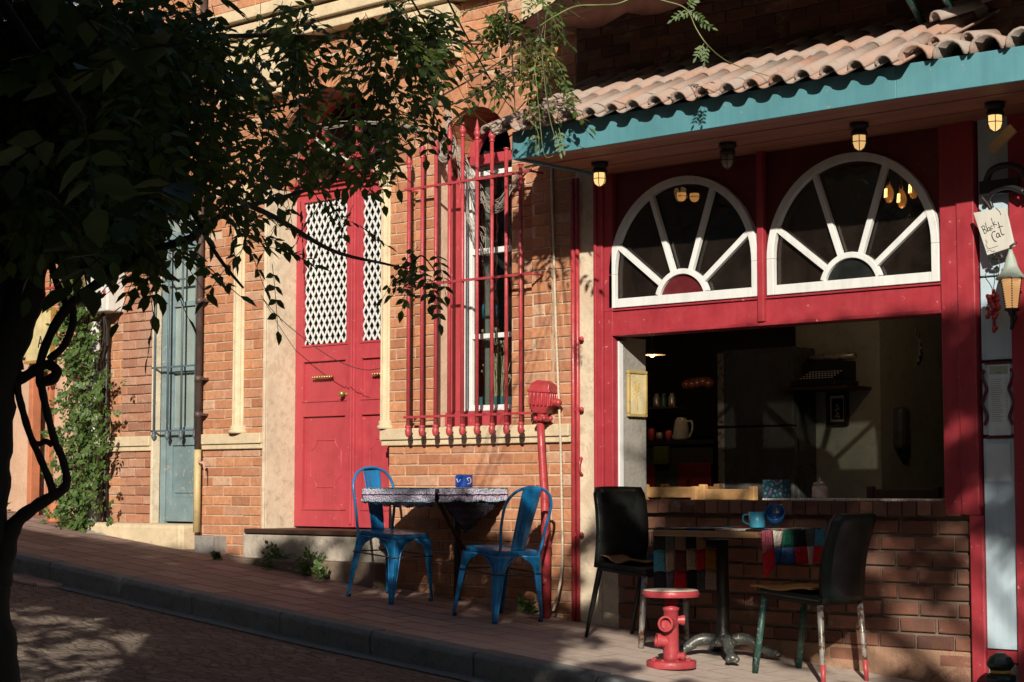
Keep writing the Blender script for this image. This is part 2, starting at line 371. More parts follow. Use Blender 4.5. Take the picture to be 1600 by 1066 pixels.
while x < 8:
    L = .72+random.uniform(-.06,.08); mb = MB(); g = .006
    a, b = x+g, x+L-g; ja = random.uniform(-.006,.006)
    n = 6; vs = []
    for k in range(n+1):
        xx = a+(b-a)*k/n; z = gz(xx)+ja
        vs += [(xx, KY+.015, z-.25), (xx, KY, z-.02), (xx, KY+.02, z+.004), (xx, KY+.13, z+.006), (xx, KY+.13, z-.25)]
    fs = [(q*5+r, q*5+(r+1) % 5, q*5+5+(r+1) % 5, q*5+5+r) for q in range(n) for r in range(5)]+[(4,3,2,1,0), tuple(n*5+r for r in range(5))]
    mb.add(vs, [f[::-1] for f in fs]); mb.build('kerb_stone', M['kerb'], kb, bevel=.008); x += L; i += 1
sheet('gutter', -14, 8, KY-.10, KY+.02, -.119, M['kerb'], 60)
# ================================================================= brick house
BH = thing('brick_house', (-1.8, 0, gz(-1.8)), 'sunlit orange brick house with a red double door, blue door and barred window', 'house')
def child(mb, name, mat, parent=None, **k):
    parent = parent or BH
    ob = mb.build(name, mat, None, **k); ob.parent = parent
    ob.matrix_parent_inverse = Matrix.Translation(-parent.location) if parent.parent is None else ob.matrix_parent_inverse
    if parent.parent is not None: ob.matrix_parent_inverse = Matrix.Identity(4)
    return ob
TOP = 3.7
RD = (-2.22, -1.03, 2.0)     # red door opening x0,x1,spring
BD = (-3.43, -2.89, 1.75)
WD = (-.605, .0, 1.98)
def below(x): return gz(x)-.15
def bricks(mb, x0, x1, z0f, z1, y, ch=.0655, bl=.196, skip=None, m=1, joint=.0075, prot=.007):
    zmin = min(z0f(x0), z0f(x1)); r = int(math.floor(zmin/ch))
    while r*ch < z1:
        za, zb = r*ch+joint/2, min((r+1)*ch-joint/2, z1); off = (bl/2 if r % 2 else 0)+((r*37) % 5-2)*.006
        k = int(math.floor((x0-off)/bl))-1
        while k*bl+off < x1:
            a = max(k*bl+off+joint/2, x0); b = min((k+1)*bl+off-joint/2, x1); k += 1
            if b-a < .02 or zb-za < .02: continue
            parts = [(a, b)]
            if skip: parts = skip(a, b, (za+zb)/2, zb)
            for a2, b2 in parts:
                if b2-a2 < .015 or zb < z0f(a2)-.05: continue
                j = lambda s=.0018: random.uniform(-s, s)
                c = .003+abs(j()); yy = y-prot+random.uniform(-.002,.002)
                p = [(a2+j(), za+j()), (b2+j(), za+j()), (b2+j(), zb+j()), (a2+j(), zb+j())]
                q = [(p[0][0]+c, p[0][1]+c), (p[1][0]-c, p[1][1]+c), (p[2][0]-c, p[2][1]-c), (p[3][0]+c, p[3][1]-c)]
                vs = [(u, y+.006, v) for u, v in p]+[(u, yy+.003, v) for u, v in p]+[(u, yy+j(.001), v) for u, v in q]
                fs = [(8,9,10,11)]+[(i, (i+1) % 4, 4+(i+1) % 4, 4+i) for i in range(4)]+[(4+i, 4+(i+1) % 4, 8+(i+1) % 4, 8+i) for i in range(4)]
                mb.add(vs, fs, m)
        r += 1
def arch_skip(ops, ring=.0):
    def f(a, b, zc, zt):
        segs = [(a, b)]
        for (x0, x1, sp, zb) in ops:
            cx = (x0+x1)/2; rr = (x1-x0)/2
            if zc < zb: continue
            if zt > sp:
                R2 = rr+ring; d = R2*R2-(max(zc, sp)-sp)**2
                if d <= 0: continue
                h = math.sqrt(d); c0, c1 = cx-h, cx+h
            else: c0, c1 = x0, x1
            out = []
            for s, e in segs:
                if e <= c0 or s >= c1: out.append((s, e)); continue
                if s < c0: out.append((s, c0-.004))
                if e > c1: out.append((c1+.004, e))
            segs = out
        return segs
    return f
def arch_spandrel(mb, x0, x1, sp, top, xl, xr, y0, y1, n=24, m=0):
    cx = (x0+x1)/2; r = (x1-x0)/2
    L = [(cx+r*math.cos(math.pi*(1-t/n)), sp+r*math.sin(math.pi*(1-t/n))) for t in range(n+1)]
    h = n//2
    mb.prism([(xl, sp)]+L[:h+1]+[(cx, top), (xl, top)], y0, y1, m)
    mb.prism([(cx, top)]+L[h:]+[(xr, sp), (xr, top)], y0, y1, m)
def voussoirs(mb, x0, x1, sp, y, depth=.2, m=1, n=17, dy=.012):
    cx = (x0+x1)/2; r = (x1-x0)/2
    for i in range(n):
        a0 = math.pi*(i+.06)/n; a1 = math.pi*(i+.94)/n
        for (ra, rb) in ((r+.002, r+depth*(.49 if i % 2 else 1)), (r+depth*.52, r+depth)) if i % 2 else ((r+.002, r+depth),):
            mb.ring((cx, sp), ra, rb, a0, a1, y-dy-random.uniform(0,.003), y+.02, 2, m)
wall = MB(); T = .34
segs = [(-4.03, BD[0]), (BD[1], RD[0]), (RD[1], WD[0]), (WD[1], .505)]
for a, b in segs: wall.slope_box(a, b, 0, T, below, TOP)
for (x0, x1, sp) in (BD, RD): arch_spandrel(wall, x0, x1, sp, TOP, x0, x1, 0, T)
wall.slope_box(WD[0], WD[1], 0, T, below, .36)
arch_spandrel(wall, WD[0], WD[1], WD[2], TOP, WD[0], WD[1], 0, T)
ops = [(BD[0], BD[1], BD[2], -2), (RD[0], RD[1], RD[2], -2), (WD[0], WD[1], WD[2], .36)]
sk0 = arch_skip(ops, .2)
def strip_skip(a, b, zc, zt):
    out = []
    for s, e in sk0(a, b, zc, zt):
        for c0, c1 in ((-.78, -.61), (.185, .33)):
            if zc > .36 and zc < 2.1 and s < c1 and e > c0:
                if s < c0: out.append((s, c0-.004))
                s = c1+.004
        if e > s: out.append((s, e))
    return out
bricks(wall, -4.03, .505, lambda x: gz(x)-.05, TOP, 0, skip=strip_skip)
for c0, c1 in ((-.78, -.61), (.185, .33)):
    wall.box(c0, c1, -.028, .0, .36, 2.1); bricks(wall, c0, c1, lambda x: .37, 2.1, -.028, m=1)
for o in (BD, RD, WD): voussoirs(wall, o[0], o[1], o[2], 0, n=11 if o[1]-o[0] < .7 else 19)
# brick lining of the arch reveals
for (x0, x1, sp) in (RD, WD, BD):
    cx = (x0+x1)/2; r = (x1-x0)/2; n = 19 if r > .4 else 11
    for i in range(n): wall.ring((cx, sp), r-.006, r+.01, math.pi*(i+.05)/n, math.pi*(i+.95)/n, .012, T-.02, 2, 1)
child(wall, 'wall', [M['mortar'], M['brick']])
# worn lower bricks left of the blue door
wb = MB(); bricks(wb, -3.80, -3.44, lambda x: gz(x)-.02, 1.65, -.006, m=0); child(wb, 'worn_brickwork', [M['brick_worn']])
# stone band, string courses, cornice
for a, b in ((-4.03, BD[0]+.0), (BD[1], RD[0]-.0), (RD[1]-.045, .47)):
    band = MB(); band.box(a, b, -.045, .01, .285, .355); band.box(a, b, -.03, .01, .25, .285); child(band, 'stone_band', M['stone'], bevel=.006)
cor = MB()
cor.box(-4.1, .53, -.16, .0, 3.02, 3.10); cor.box(-4.1, .53, -.12, .0, 2.95, 3.018); cor.box(-4.1, .53, -.2, .0, 3.12, 3.2)
for a, b in ((-.86, -.42), (-2.62, -1.98), (-3.9, -3.55), (.16, .5)):
    cor.box(a, b, -.10, .0, 2.70, 2.93); cor.box(a-.02, b+.02, -.13, .0, 2.64, 2.675); cor.box(a-.01, b+.01, -.11, .0, 2.60, 2.635)
child(cor, 'cornice', M['stone'], bevel=.008)
def column(x, z0, z1, r=.048):
    mb = MB(); pr = []; n = 40
    for k in range(n):
        a = 2*math.pi*k/n; rr = r*(1-.09*(k % 4 in (1, 2))); pr.append((rr*math.cos(a), rr*math.sin(a)))
    o = len(mb.v); c = Vector((x, -.01, 0)); zz = [z0+.05, z1-.01]
    vs = [(x+p[0], -.012+p[1], z) for z in zz for p in pr]
    mb.add(vs, [(k, (k+1) % n, n+(k+1) % n, n+k) for k in range(n)])
    mb.lathe([(r*1.5,0),(r*1.5,.018),(r*1.15,.03),(r*1.3,.042),(r*1.05,.055)], (x,-.012,z0), 28)
    mb.lathe([(r*1.1,0),(r*1.1,.012),(r*1.0,.02),(r*1.02,.1),(r*1.35,.15)], (x,-.012,z1-.02), 28)
    for k in range(9):
        a = math.pi+math.pi*k/8; d = Vector((math.cos(a), math.sin(a), 0)); b = Vector((x,-.012,z1+.02))+d*r
        mb.tube(smooth_path([b, b+d*.012+Vector((0,0,.04)), b+d*.038+Vector((0,0,.065)), b+d*.036+Vector((0,0,.045))], 3), [.011]*6+[.008]*4, 6)
        b2 = b+Vector((0,0,.05)); mb.tube(smooth_path([b2, b2+d*.018+Vector((0,0,.04)), b2+d*.045+Vector((0,0,.062)), b2+d*.04+Vector((0,0,.042))], 3), .010, 6)
    mb.box(x-r*1.7, x+r*1.7, -.012-r*1.7, .01, z1+.135, z1+.175)
    return child(mb, 'fluted_column', M['stone'])
column(X(372,-.03), .355, 1.86); column(X(602,-.02), .355, 1.86, .036)
# plaster jamb of the red door and pilaster
pj = MB(); pj.box(RD[0]-.0, RD[0]+.012, .002, T-.05, gz(RD[0])-.1, 1.99); pj.box(RD[0]-.012, RD[0]+.012, -.014, .0, gz(RD[0])-.1, 1.99); pj.box(BD[0]-.012, BD[0]+.01, -.016, .05, gz(-3.4)-.1, 1.74)
child(pj, 'plaster_jamb', M['pier'], bevel=.003)
# steps
st = MB(); z = gz(-2.0)
st.box(-2.32, -1.06, -.10, .30, W(500,833,-.1).z-.30, W(500,833,-.1).z-.012)
child(st, 'door_step', M['step'], bevel=.012)
st = MB(); zt = W(430, 874, -.2).z; st.box(-2.35, -.95, -.20, -.10, zt-.3, zt); child(st, 'door_step', M['mortar_dark'], bevel=.012)
th = MB(); zt = W(500,833,-.1).z; th.box(-2.28, -1.06, -.12, .30, zt-.011, zt+.018); child(th, 'threshold', M['wood_dark'], bevel=.004)
st = MB(); zb = W(280,817,-.0).z; st.slope_box(-4.0, -2.9, -.16, .05, lambda x: gz(x)-.2, zb-.005); child(st, 'door_step', M['stone'], bevel=.03)
# ---- red double door
dy = .25; rdoor = bpy.data.objects.new('red_door', None); sc.collection.objects.link(rdoor); rdoor.parent = BH; rdoor.matrix_parent_inverse = Matrix.Translation(-BH.location)
rdoor['label'] = 'red double door with white diamond lattice panes'
xl, xr = RD[0]+.015, RD[1]; xm = -1.625; zb = W(500,823,dy).z; zt = W(470,318,dy).z+.05
lt = W(470,318,dy).z; lb = W(470,541,dy).z
def leaf(x0, x1, nm):
    mb = MB(); s = .075
    if nm: s0, s1 = .075, .045
    else: s0, s1 = .045, .075
    zr = [zb, zb+.11, W(500,648,dy).z, W(500,628,dy).z, W(500,562,dy).z, lb, lt, zt]
    mb.box(x0, x0+s0, dy, dy+.05, zb, zt); mb.box(x1-s1, x1, dy, dy+.05, zb, zt)
    a, b = x0+s0, x1-s1
    for p, q in ((zr[0], zr[1]), (zr[2], zr[3]), (zr[4], zr[5]), (zr[6], zr[7])): mb.box(a, b, dy+.0008, dy+.049, p, q)
    mb.box(a, b, dy+.014, dy+.04, zr[1], zr[2]); mb.box(a, b, dy+.014, dy+.04, zr[3], zr[4])
    def frame(p, q, r_, t_, w_=.012, yy=dy-.006):
        mb.box(p, q, yy, dy+.015, r_, r_+w_); mb.box(p, q, yy, dy+.015, t_-w_, t_); mb.box(p, p+w_, yy+.0006, dy+.015, r_+w_, t_-w_); mb.box(q-w_, q, yy+.0006, dy+.015, r_+w_, t_-w_)
    frame(a, b, zr[1], zr[2]); frame(a, b, zr[3], zr[4]); frame(a-.01, b+.01, zr[5]-.01, zr[6]+.01, .014)
    ia, ib, iz, it = a+.075, b-.065, zr[1]+.15, zr[2]-.17; cx = (ia+ib)/2
    path = [(ia, iz+.07), (ia+.03, iz+.055), (ia+.055, iz+.02), (ia+.06, iz), (ib-.06, iz), (ib-.055, iz+.02), (ib-.03, iz+.055), (ib, iz+.07), (ib, it-.07), (ib-.03, it-.055), (ib-.055, it-.02), (ib-.06, it), (ia+.06, it), (ia+.055, it-.02), (ia+.03, it-.055), (ia, it-.07)]
    mb.tube([(u, dy+.013, v) for u, v in path], .004, 5, closed=True)
    return mb.build('leaf_panel', M['red'], rdoor, bevel=.0025)
leaf(xl, xm-.022, True); leaf(xm+.022, xr, False)
mb = MB(); mb.box(xm-.021, xm+.021, dy-.02, dy+.05, zb, zt); mb.box(xm-.008, xm+.008, dy-.032, dy-.021, zb+.02, zt-.02); mb.build('meeting_stile', M['red'], rdoor, bevel=.005)
la = [(xl+.075, xm-.022-.045), (xm+.022+.045, xr-.075)]
for a, b in la:
    mb = MB(); w_ = .0125; dz = .0935*1.0; dx = .0555
    def seg(p, q, yy):
        (x0, z0), (x1, z1) = p, q; t = Vector((x1-x0, z1-z0)); n = Vector((-t.y, t.x)).normalized()*w_/2*1.05
        mb.prism([(x0-n.x, z0-n.y), (x1-n.x, z1-n.y), (x1+n.x, z1+n.y), (x0+n.x, z0+n.y)], yy, yy+.005)
    sl_ = dz/dx
    for sgn, yy in ((1, dy+.012), (-1, dy+.018)):
        c = -40
        while c < 60:
            # line z = lb + c*dz + sgn*sl*(x-a)
            pts = []
            z0_ = lb+c*dz; xa, xb = a, b; za_, zb_ = z0_, z0_+sgn*sl_*(b-a)
            def clip(xa, za_, xb, zb_):
                if max(za_, zb_) < lb or min(za_, zb_) > lt: return None
                out = []
                for (x_, z_, x2, z2) in ((xa, za_, xb, zb_), (xb, zb_, xa, za_)):
                    if z_ < lb: x_ = x_+(x2-x_)*(lb-z_)/(z2-z_); z_ = lb
                    if z_ > lt: x_ = x_+(x2-x_)*(z_-lt)/(z_-z2); z_ = lt
                    out.append((x_, z_))
                return out
            r_ = clip(xa, za_, xb, zb_)
            if r_ and abs(r_[0][0]-r_[1][0]) > .004: seg(r_[0], r_[1], yy)
            c += 1
    mb.build('lattice', M['white'], rdoor)
    mb = MB(); mb.box(a, b, dy+.026, dy+.03, lb, lt); mb.build('pane', M['doorglass'], rdoor)
    mb = MB(); hx = a+(b-a)*.5; hz = W(500,590,dy).z
    mb.tube([(hx-.085, dy-.022, hz), (hx+.085, dy-.022, hz)], .007, 8)
    for k in range(-3, 4): mb.sphere((hx+k*.024, dy-.022, hz), .0115, n=8)
    for s_ in (-.07, .07): mb.tube([(hx+s_, dy-.022, hz), (hx+s_, dy+.014, hz)], .006, 6)
    mb.sphere((hx-.095, dy-.022, hz), .009, n=8); mb.sphere((hx+.095, dy-.022, hz), .009, n=8)
    mb.build('letter_plate', M['brass'], rdoor)
mb = MB(); kp = W(541, 616, dy); mb.lathe([(.016,0),(.016,.006),(.007,.01),(.008,.028),(.02,.036),(.022,.048),(.012,.058),(0,.06)], (kp.x, dy, kp.z), 14, M=Matrix.Rotation(R(90),3,'X')); mb.build('door_knob', M['brass'], rdoor)
mb = MB(); q = W(461, 402, dy); mb.box(q.x-.018, q.x+.018, dy-.003, dy, q.z-.016, q.z+.016); mb.build('notice', M['white'], rdoor)
# transom and fan over the red door
tm = MB(); zc = zt
tm.box(RD[0]+.013, RD[1]+.0, dy-.02, dy+.06, zc+.001, zc+.03); tm.box(RD[0]+.005, RD[1], dy-.05, dy+.06, zc+.031, zc+.05); tm.box(RD[0]+.005, RD[1], dy-.075, dy+.06, zc+.051, zc+.075)
cx = (RD[0]+RD[1])/2; rr = (RD[1]-RD[0])/2-.01
tm.ring((cx, zc+.08), rr-.05, rr, .12, math.pi-.12, dy, dy+.05, 26)
for a in (45, 90, 135): tm.box(-.012, .012, dy+.005, dy+.04, 0, rr-.05, M=Matrix.Translation((cx,0,zc+.08)) @ Matrix.Rotation(R(a-90),4,'Y'))
tm.ring((cx, zc+.08), .12, .15, .0, math.pi, dy+.001, dy+.044, 16)
child(tm, 'door_transom', M['red'], bevel=.003)
mb = MB(); mb.prism([(cx+(rr-.02)*math.cos(math.pi*k/20), zc+.076+(rr-.02)*math.sin(math.pi*k/20)) for k in range(21)], dy+.03, dy+.034); child(mb, 'fan_pane', M['doorglass'])
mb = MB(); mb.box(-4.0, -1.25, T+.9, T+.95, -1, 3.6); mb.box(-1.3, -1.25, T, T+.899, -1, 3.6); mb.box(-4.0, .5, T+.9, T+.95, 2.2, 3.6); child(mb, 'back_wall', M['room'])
mb = MB(); mb.tube(smooth_path([W(478,205,.0), W(500,222,.05), W(520,240,.12), W(545,250,.2)], 5), .010, 7); child(mb, 'vent_pipe', M['pvc'])
# ---- blue door
by = .06; bd = bpy.data.objects.new('blue_door', None); sc.collection.objects.link(bd); bd.parent = BH; bd.matrix_parent_inverse = Matrix.Translation(-BH.location)
bd['label'] = 'worn blue grey door with iron bars over its panes'
x0, x1 = BD[0]+.012, BD[1]; zb = W(270,815,by).z; zt = 1.75
mb = MB(); mb.box(x0, x0+.055, by-.01, by+.05, zb-.02, zt); mb.box(x1-.03, x1, by-.01, by+.05, zb-.02, zt); mb.box(x0, x1, by-.018, by+.05, zt+.001, zt+.05)
mb.ring(((x0+x1)/2, zt+.05), (x1-x0)/2-.04, (x1-x0)/2, 0, math.pi, by, by+.05, 20); mb.build('door_frame', M['bluegrey'], bd, bevel=.004)
a, b = x0+.062, x1-.035
zp = [zb, zb+.09, zb+.10, W(270,695,by).z, W(270,700,by).z+.08, zt-.06, zt]
mb = MB(); mb.box(a, a+.06, by, by+.04, zb, zt-.005); mb.box(b-.06, b, by, by+.04, zb, zt-.005)
for p, q in ((zb, zb+.17), (W(270,692,by).z-.02, W(270,668,by).z), (zt-.07, zt-.006)): mb.box(a+.06, b-.06, by+.0008, by+.039, p, q)
mb.box(a+.06, b-.06, by+.015, by+.035, zb+.17, W(270,692,by).z-.02)
mb.box(a+.085, b-.085, by+.006, by+.016, zb+.20, W(270,692,by).z-.05)
mb.build('door_panel', M['bluegrey'], bd, bevel=.003)
mb = MB(); mb.box(a+.06, b-.06, by+.02, by+.024, W(270,668,by).z, zt-.07); mb.build('pane', M['dusty'], bd)
mb = MB(); mb.prism([((x0+x1)/2+(.22)*math.cos(math.pi*k/16), zt+.05+.22*math.sin(math.pi*k/16)) for k in range(17)], by+.03, by+.034); mb.build('pane', M['dusty'], bd)
mb = MB(); zq = W(270, 577, by).z; mb.box(a+.06, b-.06, by+.002, by+.03, zq-.018, zq+.018); mb.build('glazing_bar', M['bluegrey'], bd, bevel=.003)
mb = MB(); mb.box(a+.06, b-.06, by+.001, by+.03, zq+.44, zq+.475); mb.build('glazing_bar', M['bluegrey'], bd, bevel=.003)
mb = MB(); zr = W(270, 673, by-.07).z
for k in range(4):
    xx = x0+.0+.155*k
    mb.tube([(xx, by-.07, zr-.03), (xx, by-.07, 1.72)], .008, 8)
    mb.lathe([(0,-.07),(.006,-.065),(.016,-.045),(.018,-.03),(.011,-.018),(.015,-.012),(.01,0)], (xx, by-.07, zr-.0), 12)
for zz in (zr, zq+.01, 1.45): mb.box(x0-.03, x1+.0, by-.076, by-.064, zz-.006, zz+.006)
for zz in (zr, 1.45): mb.tube([(x0-.02, by-.07, zz), (x0-.02, by+.0, zz)], .007, 6); mb.tube([(x1-.01, by-.07, zz), (x1-.01, by+.0, zz)], .007, 6)
mb.build('iron_bars', M['bluegrey_d'], bd)
# ---- barred window
wy = .115; win = bpy.data.objects.new('sash_window', None); sc.collection.objects.link(win); win.parent = BH; win.matrix_parent_inverse = Matrix.Translation(-BH.location)
x0, x1 = WD[0], WD[1]; z0 = .36; zt = WD[2]
mb = MB(); mb.box(x0+.001, x0+.118, wy-.03, wy+.05, z0+.09, zt); mb.box(x0+.0015, x1, wy-.06, wy+.06, z0+.001, z0+.088); mb.box(x0+.118, x1, wy-.025, wy+.05, zt-.03, zt+.03)
mb.ring(((x0+x1)/2, zt), (x1-x0)/2-.06, (x1-x0)/2-.004, 0, math.pi, wy+.13, wy+.17, 20); mb.build('red_frame', M['red'], win, bevel=.004)
a, b = x0+.120, x1+.02; za = z0+.092; zbt = zt-.032
mb = MB(); mb.box(a, a+.022, wy-.015, wy+.05, za, zbt); mb.box(a+.025, a+.05, wy, wy+.055, za, zbt); mb.box(b-.03, b, wy, wy+.055, za, zbt)
for zz, hh in ((za+.018, .036), (W(760,525,wy).z, .03), (W(760,392,wy).z, .035), (zbt-.05, .03)): mb.box(a+.05, b-.03, wy+.003, wy+.045, zz-hh/2, zz+hh/2)
mb.box(a+.0, b, wy-.02, wy-.001, za-.0, za+.012)
mb.build('white_sash', M['white'], win, bevel=.003)
mb = MB(); mb.box(a+.04, b-.02, wy+.02, wy+.024, za, zbt); mb.build('pane', M['glass'], win)
mb = MB(); mb.box(a+.06, a+.10, wy+.10, wy+.13, za, zbt); mb.build('curtain', M['jamb'], win)
# window bars (grille)
gy = -.13; gr = bpy.data.objects.new('window_grille', None); sc.collection.objects.link(gr); gr.parent = BH; gr.matrix_parent_inverse = Matrix.Translation(-BH.location)
gr['label'] = 'red wrought iron grille with spear finials'
bx = [638.5,659.5,680.7,702,722.5,745.3,768.5,791,813.5]; ty = [232,216,209,194,182,186,189,231,256]
zrail = [W(730,649,gy).z, W(730,438,gy).z, W(730,283,gy).z]
for i, (px, t_) in enumerate(zip(bx, ty)):
    p = W(px, 450, gy); zt_ = W(px, t_, gy).z; mb = MB(); xx = p.x
    fin = i < 7
    mb.tube([(xx, gy, zrail[0]-.05), (xx, gy, zt_-(.10 if fin else 0))], .0115, 9)
    mb.lathe([(0,-.045),(.009,-.042),(.0165,-.03),(.019,-.01),(.017,.002),(.012,.008),(.0185,.014),(.0185,.02),(.0125,.026)], (xx, gy, zrail[0]-.075), 14)
    if fin: mb.lathe([(.012,0),(.019,.004),(.012,.012),(.016,.02),(.023,.035),(.019,.05),(.013,.056),(.018,.062),(.012,.075),(.006,.105),(0,.128)], (xx, gy, zt_-.125), 12)
    else: mb.lathe([(.012,0),(.018,.003),(.018,.008),(.008,.012),(0,.012)], (xx, gy, zt_-.01), 12)
    mb.build('bar', M['red_iron'], gr)
xa, xb = W(636,450,gy).x-.012, W(826,450,gy).x+.03
for k, zz in enumerate(zrail):
    mb = MB(); mb.box(xa, xb, gy-.016, gy-.004, zz-.007, zz+.007)
    for xx in (xa+.004, xb-.004): mb.tube([(xx, gy-.01, zz), (xx, .02, zz)], .007, 6)
    mb.build('rail', M['red_iron'], gr)
# ---- things behind the window
pot = thing('planter', W(765,628,.3), 'small teal box planter on the sill inside the barred window', 'planter')
mb = MB(); mb.box(-.13, .14, -.04, .05, -.05, .03); mb.build('box', M['teal'], pot, bevel=.006)
mb = MB()
for k in range(70):
    a = random.uniform(0, 6.28); c = Vector((random.uniform(-.02,.12), random.uniform(-.03,.04), .03)); h = random.uniform(.1,.42)
    e = c+Vector((random.uniform(-.05,.05), random.uniform(-.05,.05), h)); mb.tube([c, e], .002, 4); mb.sphere(e, random.uniform(.006,.014), n=6)
mb.build('dried_flowers', M['stone'], pot)
lp = thing('desk_lamp', W(765,560,.45), 'bright blue desk lamp shade seen through the barred window', 'lamp')
mb = MB(); mb.tube([(0,0,-.6), (0,0,.26)], .008, 8); mb.lathe([(.08,-.6),(.08,-.58),(.01,-.575)], (0,0,0), 20); mb.build('stand', M['iron'], lp)
mb = MB(); mb.lathe([(.05,.25),(.05,.33),(.03,.35),(0,.35)], (0,0,0), 20); mb.lathe([(.046,.25),(.046,.33),(0,.335)], (0,0,0), 20); mb.build('lamp_shade', paint('lamp_blue', (.02,.3,.5), .4), lp)
# ---- downpipe left, red pipes, conduit hose
mb = MB(); px_ = X(312,-.05,600); p0 = W(312,705,-.06)
mb.tube([(px_, -.06, p0.z), (px_, -.06, 3.6)], .023, 12)
for py in (592, 648, 470): z_ = W(312, py, -.06).z; mb.tube([(px_, -.06, z_-.02), (px_, -.06, z_+.02)], .028, 12); mb.box(px_+.0, px_+.045, -.07, 0, z_-.008, z_+.008)
child(mb, 'downpipe', M['rustpipe'])
mb = MB(); mb.tube([(px_, -.06, W(312,832,-.06).z), (px_, -.06, p0.z+.01)], .025, 12); child(mb, 'cream_downpipe', M['cream'])
mb = MB(); p = W(313,722,-.09)
for k in range(3): mb.tube(smooth_path([(p.x-.03, -.085, p.z+.01*k), (p.x, -.095, p.z-.005), (p.x+.03, -.085, p.z-.01*k), (p.x+.035, -.08, p.z-.04-.04*k)], 4), .004, 6)
child(mb, 'rag', paint('pink_rag', (.55,.3,.28), .9))
mb = MB()
for px in (894.5, 901.5): xx = X(px,-.05); mb.tube([(xx, -.045, gz(xx)-.05), (xx, -.045, 1.75)], .0135 if px < 900 else .012, 10)
for py in (530, 640, 835): 
    q = W(897, py, -.05); mb.box(q.x-.02, q.x+.05, -.052, -.03, q.z-.01, q.z+.01); mb.sphere((q.x+.055, -.05, q.z), .014, n=8)
for k in range(3):
    q = W(910, 722+k*9, -.0)
mb.tube(smooth_path([W(909,715,-.03), W(906,722,-.05), W(906,736,-.05), W(910,742,-.03)], 4), .007, 7)
child(mb, 'red_pipe', M['pipe_red'])
hose = MB(); pts = smooth_path([W(861,262,-.03), W(863,330,-.035), W(866,420,-.035), W(869,520,-.04), W(873,620,-.04), W(876,700,-.04), W(878,800,-.04), W(879,860,-.05), W(877,900,-.07), W(870,935,-.10), W(864,955,-.13)], 28)
rs = [.0085 if k % 2 else .0065 for k in range(len(pts))]; hose.tube(pts, rs, 9); child(hose, 'corrugated_hose', paint('hose_beige', (.5,.43,.33), .6, var=.2))
mb = MB(); mb.tube(smooth_path([W(861,262,-.03), W(845,256,-.04), W(820,262,-.04)], 6), .006, 6); child(mb, 'conduit', M['cable_d'])
# cable bundles
mb = MB(); c = W(697, 232, -.09)
for k in range(16):
    r_ = .055+random.uniform(-.012,.02); off = Vector((random.uniform(-.012,.012), random.uniform(-.02,.02), random.uniform(-.012,.012)))
    tilt = random.uniform(-.15,.15)
    mb.tube([c+off+Vector((r_*math.cos(a), tilt*r_*math.sin(a), r_*1.25*math.sin(a))) for a in [2*math.pi*q/26 for q in range(26)]], .0026, 5, closed=True)
for k in range(6):
    mb.tube(smooth_path([c+Vector((random.uniform(-.03,.03),-.01,.06)), c+Vector((random.uniform(-.01,.05),-.03,.12)), c+Vector((.02+random.uniform(-.02,.06),0,.19)), c+Vector((random.uniform(-.05,.0),0,.27))], 6), .0028, 5)
child(mb, 'cable_coil', M['cable'])
mb = MB()
for k in range(12):
    j = lambda s=9: random.uniform(-s, s)
    mb.tube(smooth_path([W(716+j(4),232+j(),-.09), W(728+j(5),262+j(12),-.07), W(745+j(10),300+j(14),-.05), W(765+j(12),322+j(10),-.05), W(785+j(6),318+j(10),-.06), W(802+j(4),285+j(12),-.07), W(818+j(6),262+j(4),-.04)], 6), .0022, 5)
for k in range(7):
    j = lambda s=8: random.uniform(-s, s)
    mb.tube(smooth_path([W(715+j(4),232+j(),-.09), W(722+j(4),300+j(),-.05), W(735+j(6),345+j(),-.04), W(752+j(12),360+j(),-.04), W(764+j(10),385+j(14),-.05)], 6), .002, 5)
for k in range(5):
    j = lambda s=5: random.uniform(-s, s)
    mb.tube(smooth_path([W(690+j(),235+j(),-.07), W(655+j(),205+j(),-.04), W(600+j(),190+j(),-.03), W(520+j(),195+j(),-.03), W(430+j(),215+j(),-.03)], 6), .0025, 5)
child(mb, 'cable_tangle', M['cable'])
mb = MB()
mb.tube(smooth_path([W(408,462,-.04), W(430,490,-.04), W(470,525,-.04), W(520,560,-.04), W(570,578,-.04), W(606,572,-.02)], 6), .0025, 5)
mb.tube(smooth_path([W(655,205,-.04), W(700,245,-.1), W(745,262,-.15), W(800,282,-.13)], 6), .0022, 5)
child(mb, 'loose_wire', M['cable_d'])
# ---- standpipe
sp = thing('standpipe', (W(853,960,-.10).x, -.10, gz(.3)), 'lumpy red cast iron standpipe with bulky capped box beside the barred window', 'standpipe')
L = lambda px, py, y=-.10: W(px, py, y)-sp.location
mb = MB(); mb.tube([L(853,975), L(853,850), L(851,780), L(846,700), L(844,652)], [.027,.027,.024,.022,.022], 12)
for py, r_ in ((852,.033),(908,.031)): q = L(852,py); mb.tube([q-Vector((0,0,.022)), q+Vector((0,0,.022))], r_, 12)
mb.build('pipe', M['pipe_red'], sp)
mb = MB(); c = L(848,622)
mb.lathe([(.03,-.135),(.046,-.13),(.046,-.112),(.03,-.105),(.034,-.085),(.045,-.07)], c, 16)
Mh = Matrix.Translation(c) @ Matrix.Rotation(R(14),4,'Z') @ Matrix.Rotation(R(4),4,'Y')
P8 = [Vector((sx*a_, sy*b_, z_)) for (a_, b_, z_) in ((.040,.036,-.085),(.062,.055,-.045),(.066,.058,.04),(.056,.05,.078),(.03,.03,.10)) for sx, sy in ((-1,-1),(1,-1),(1,1),(-1,1))]
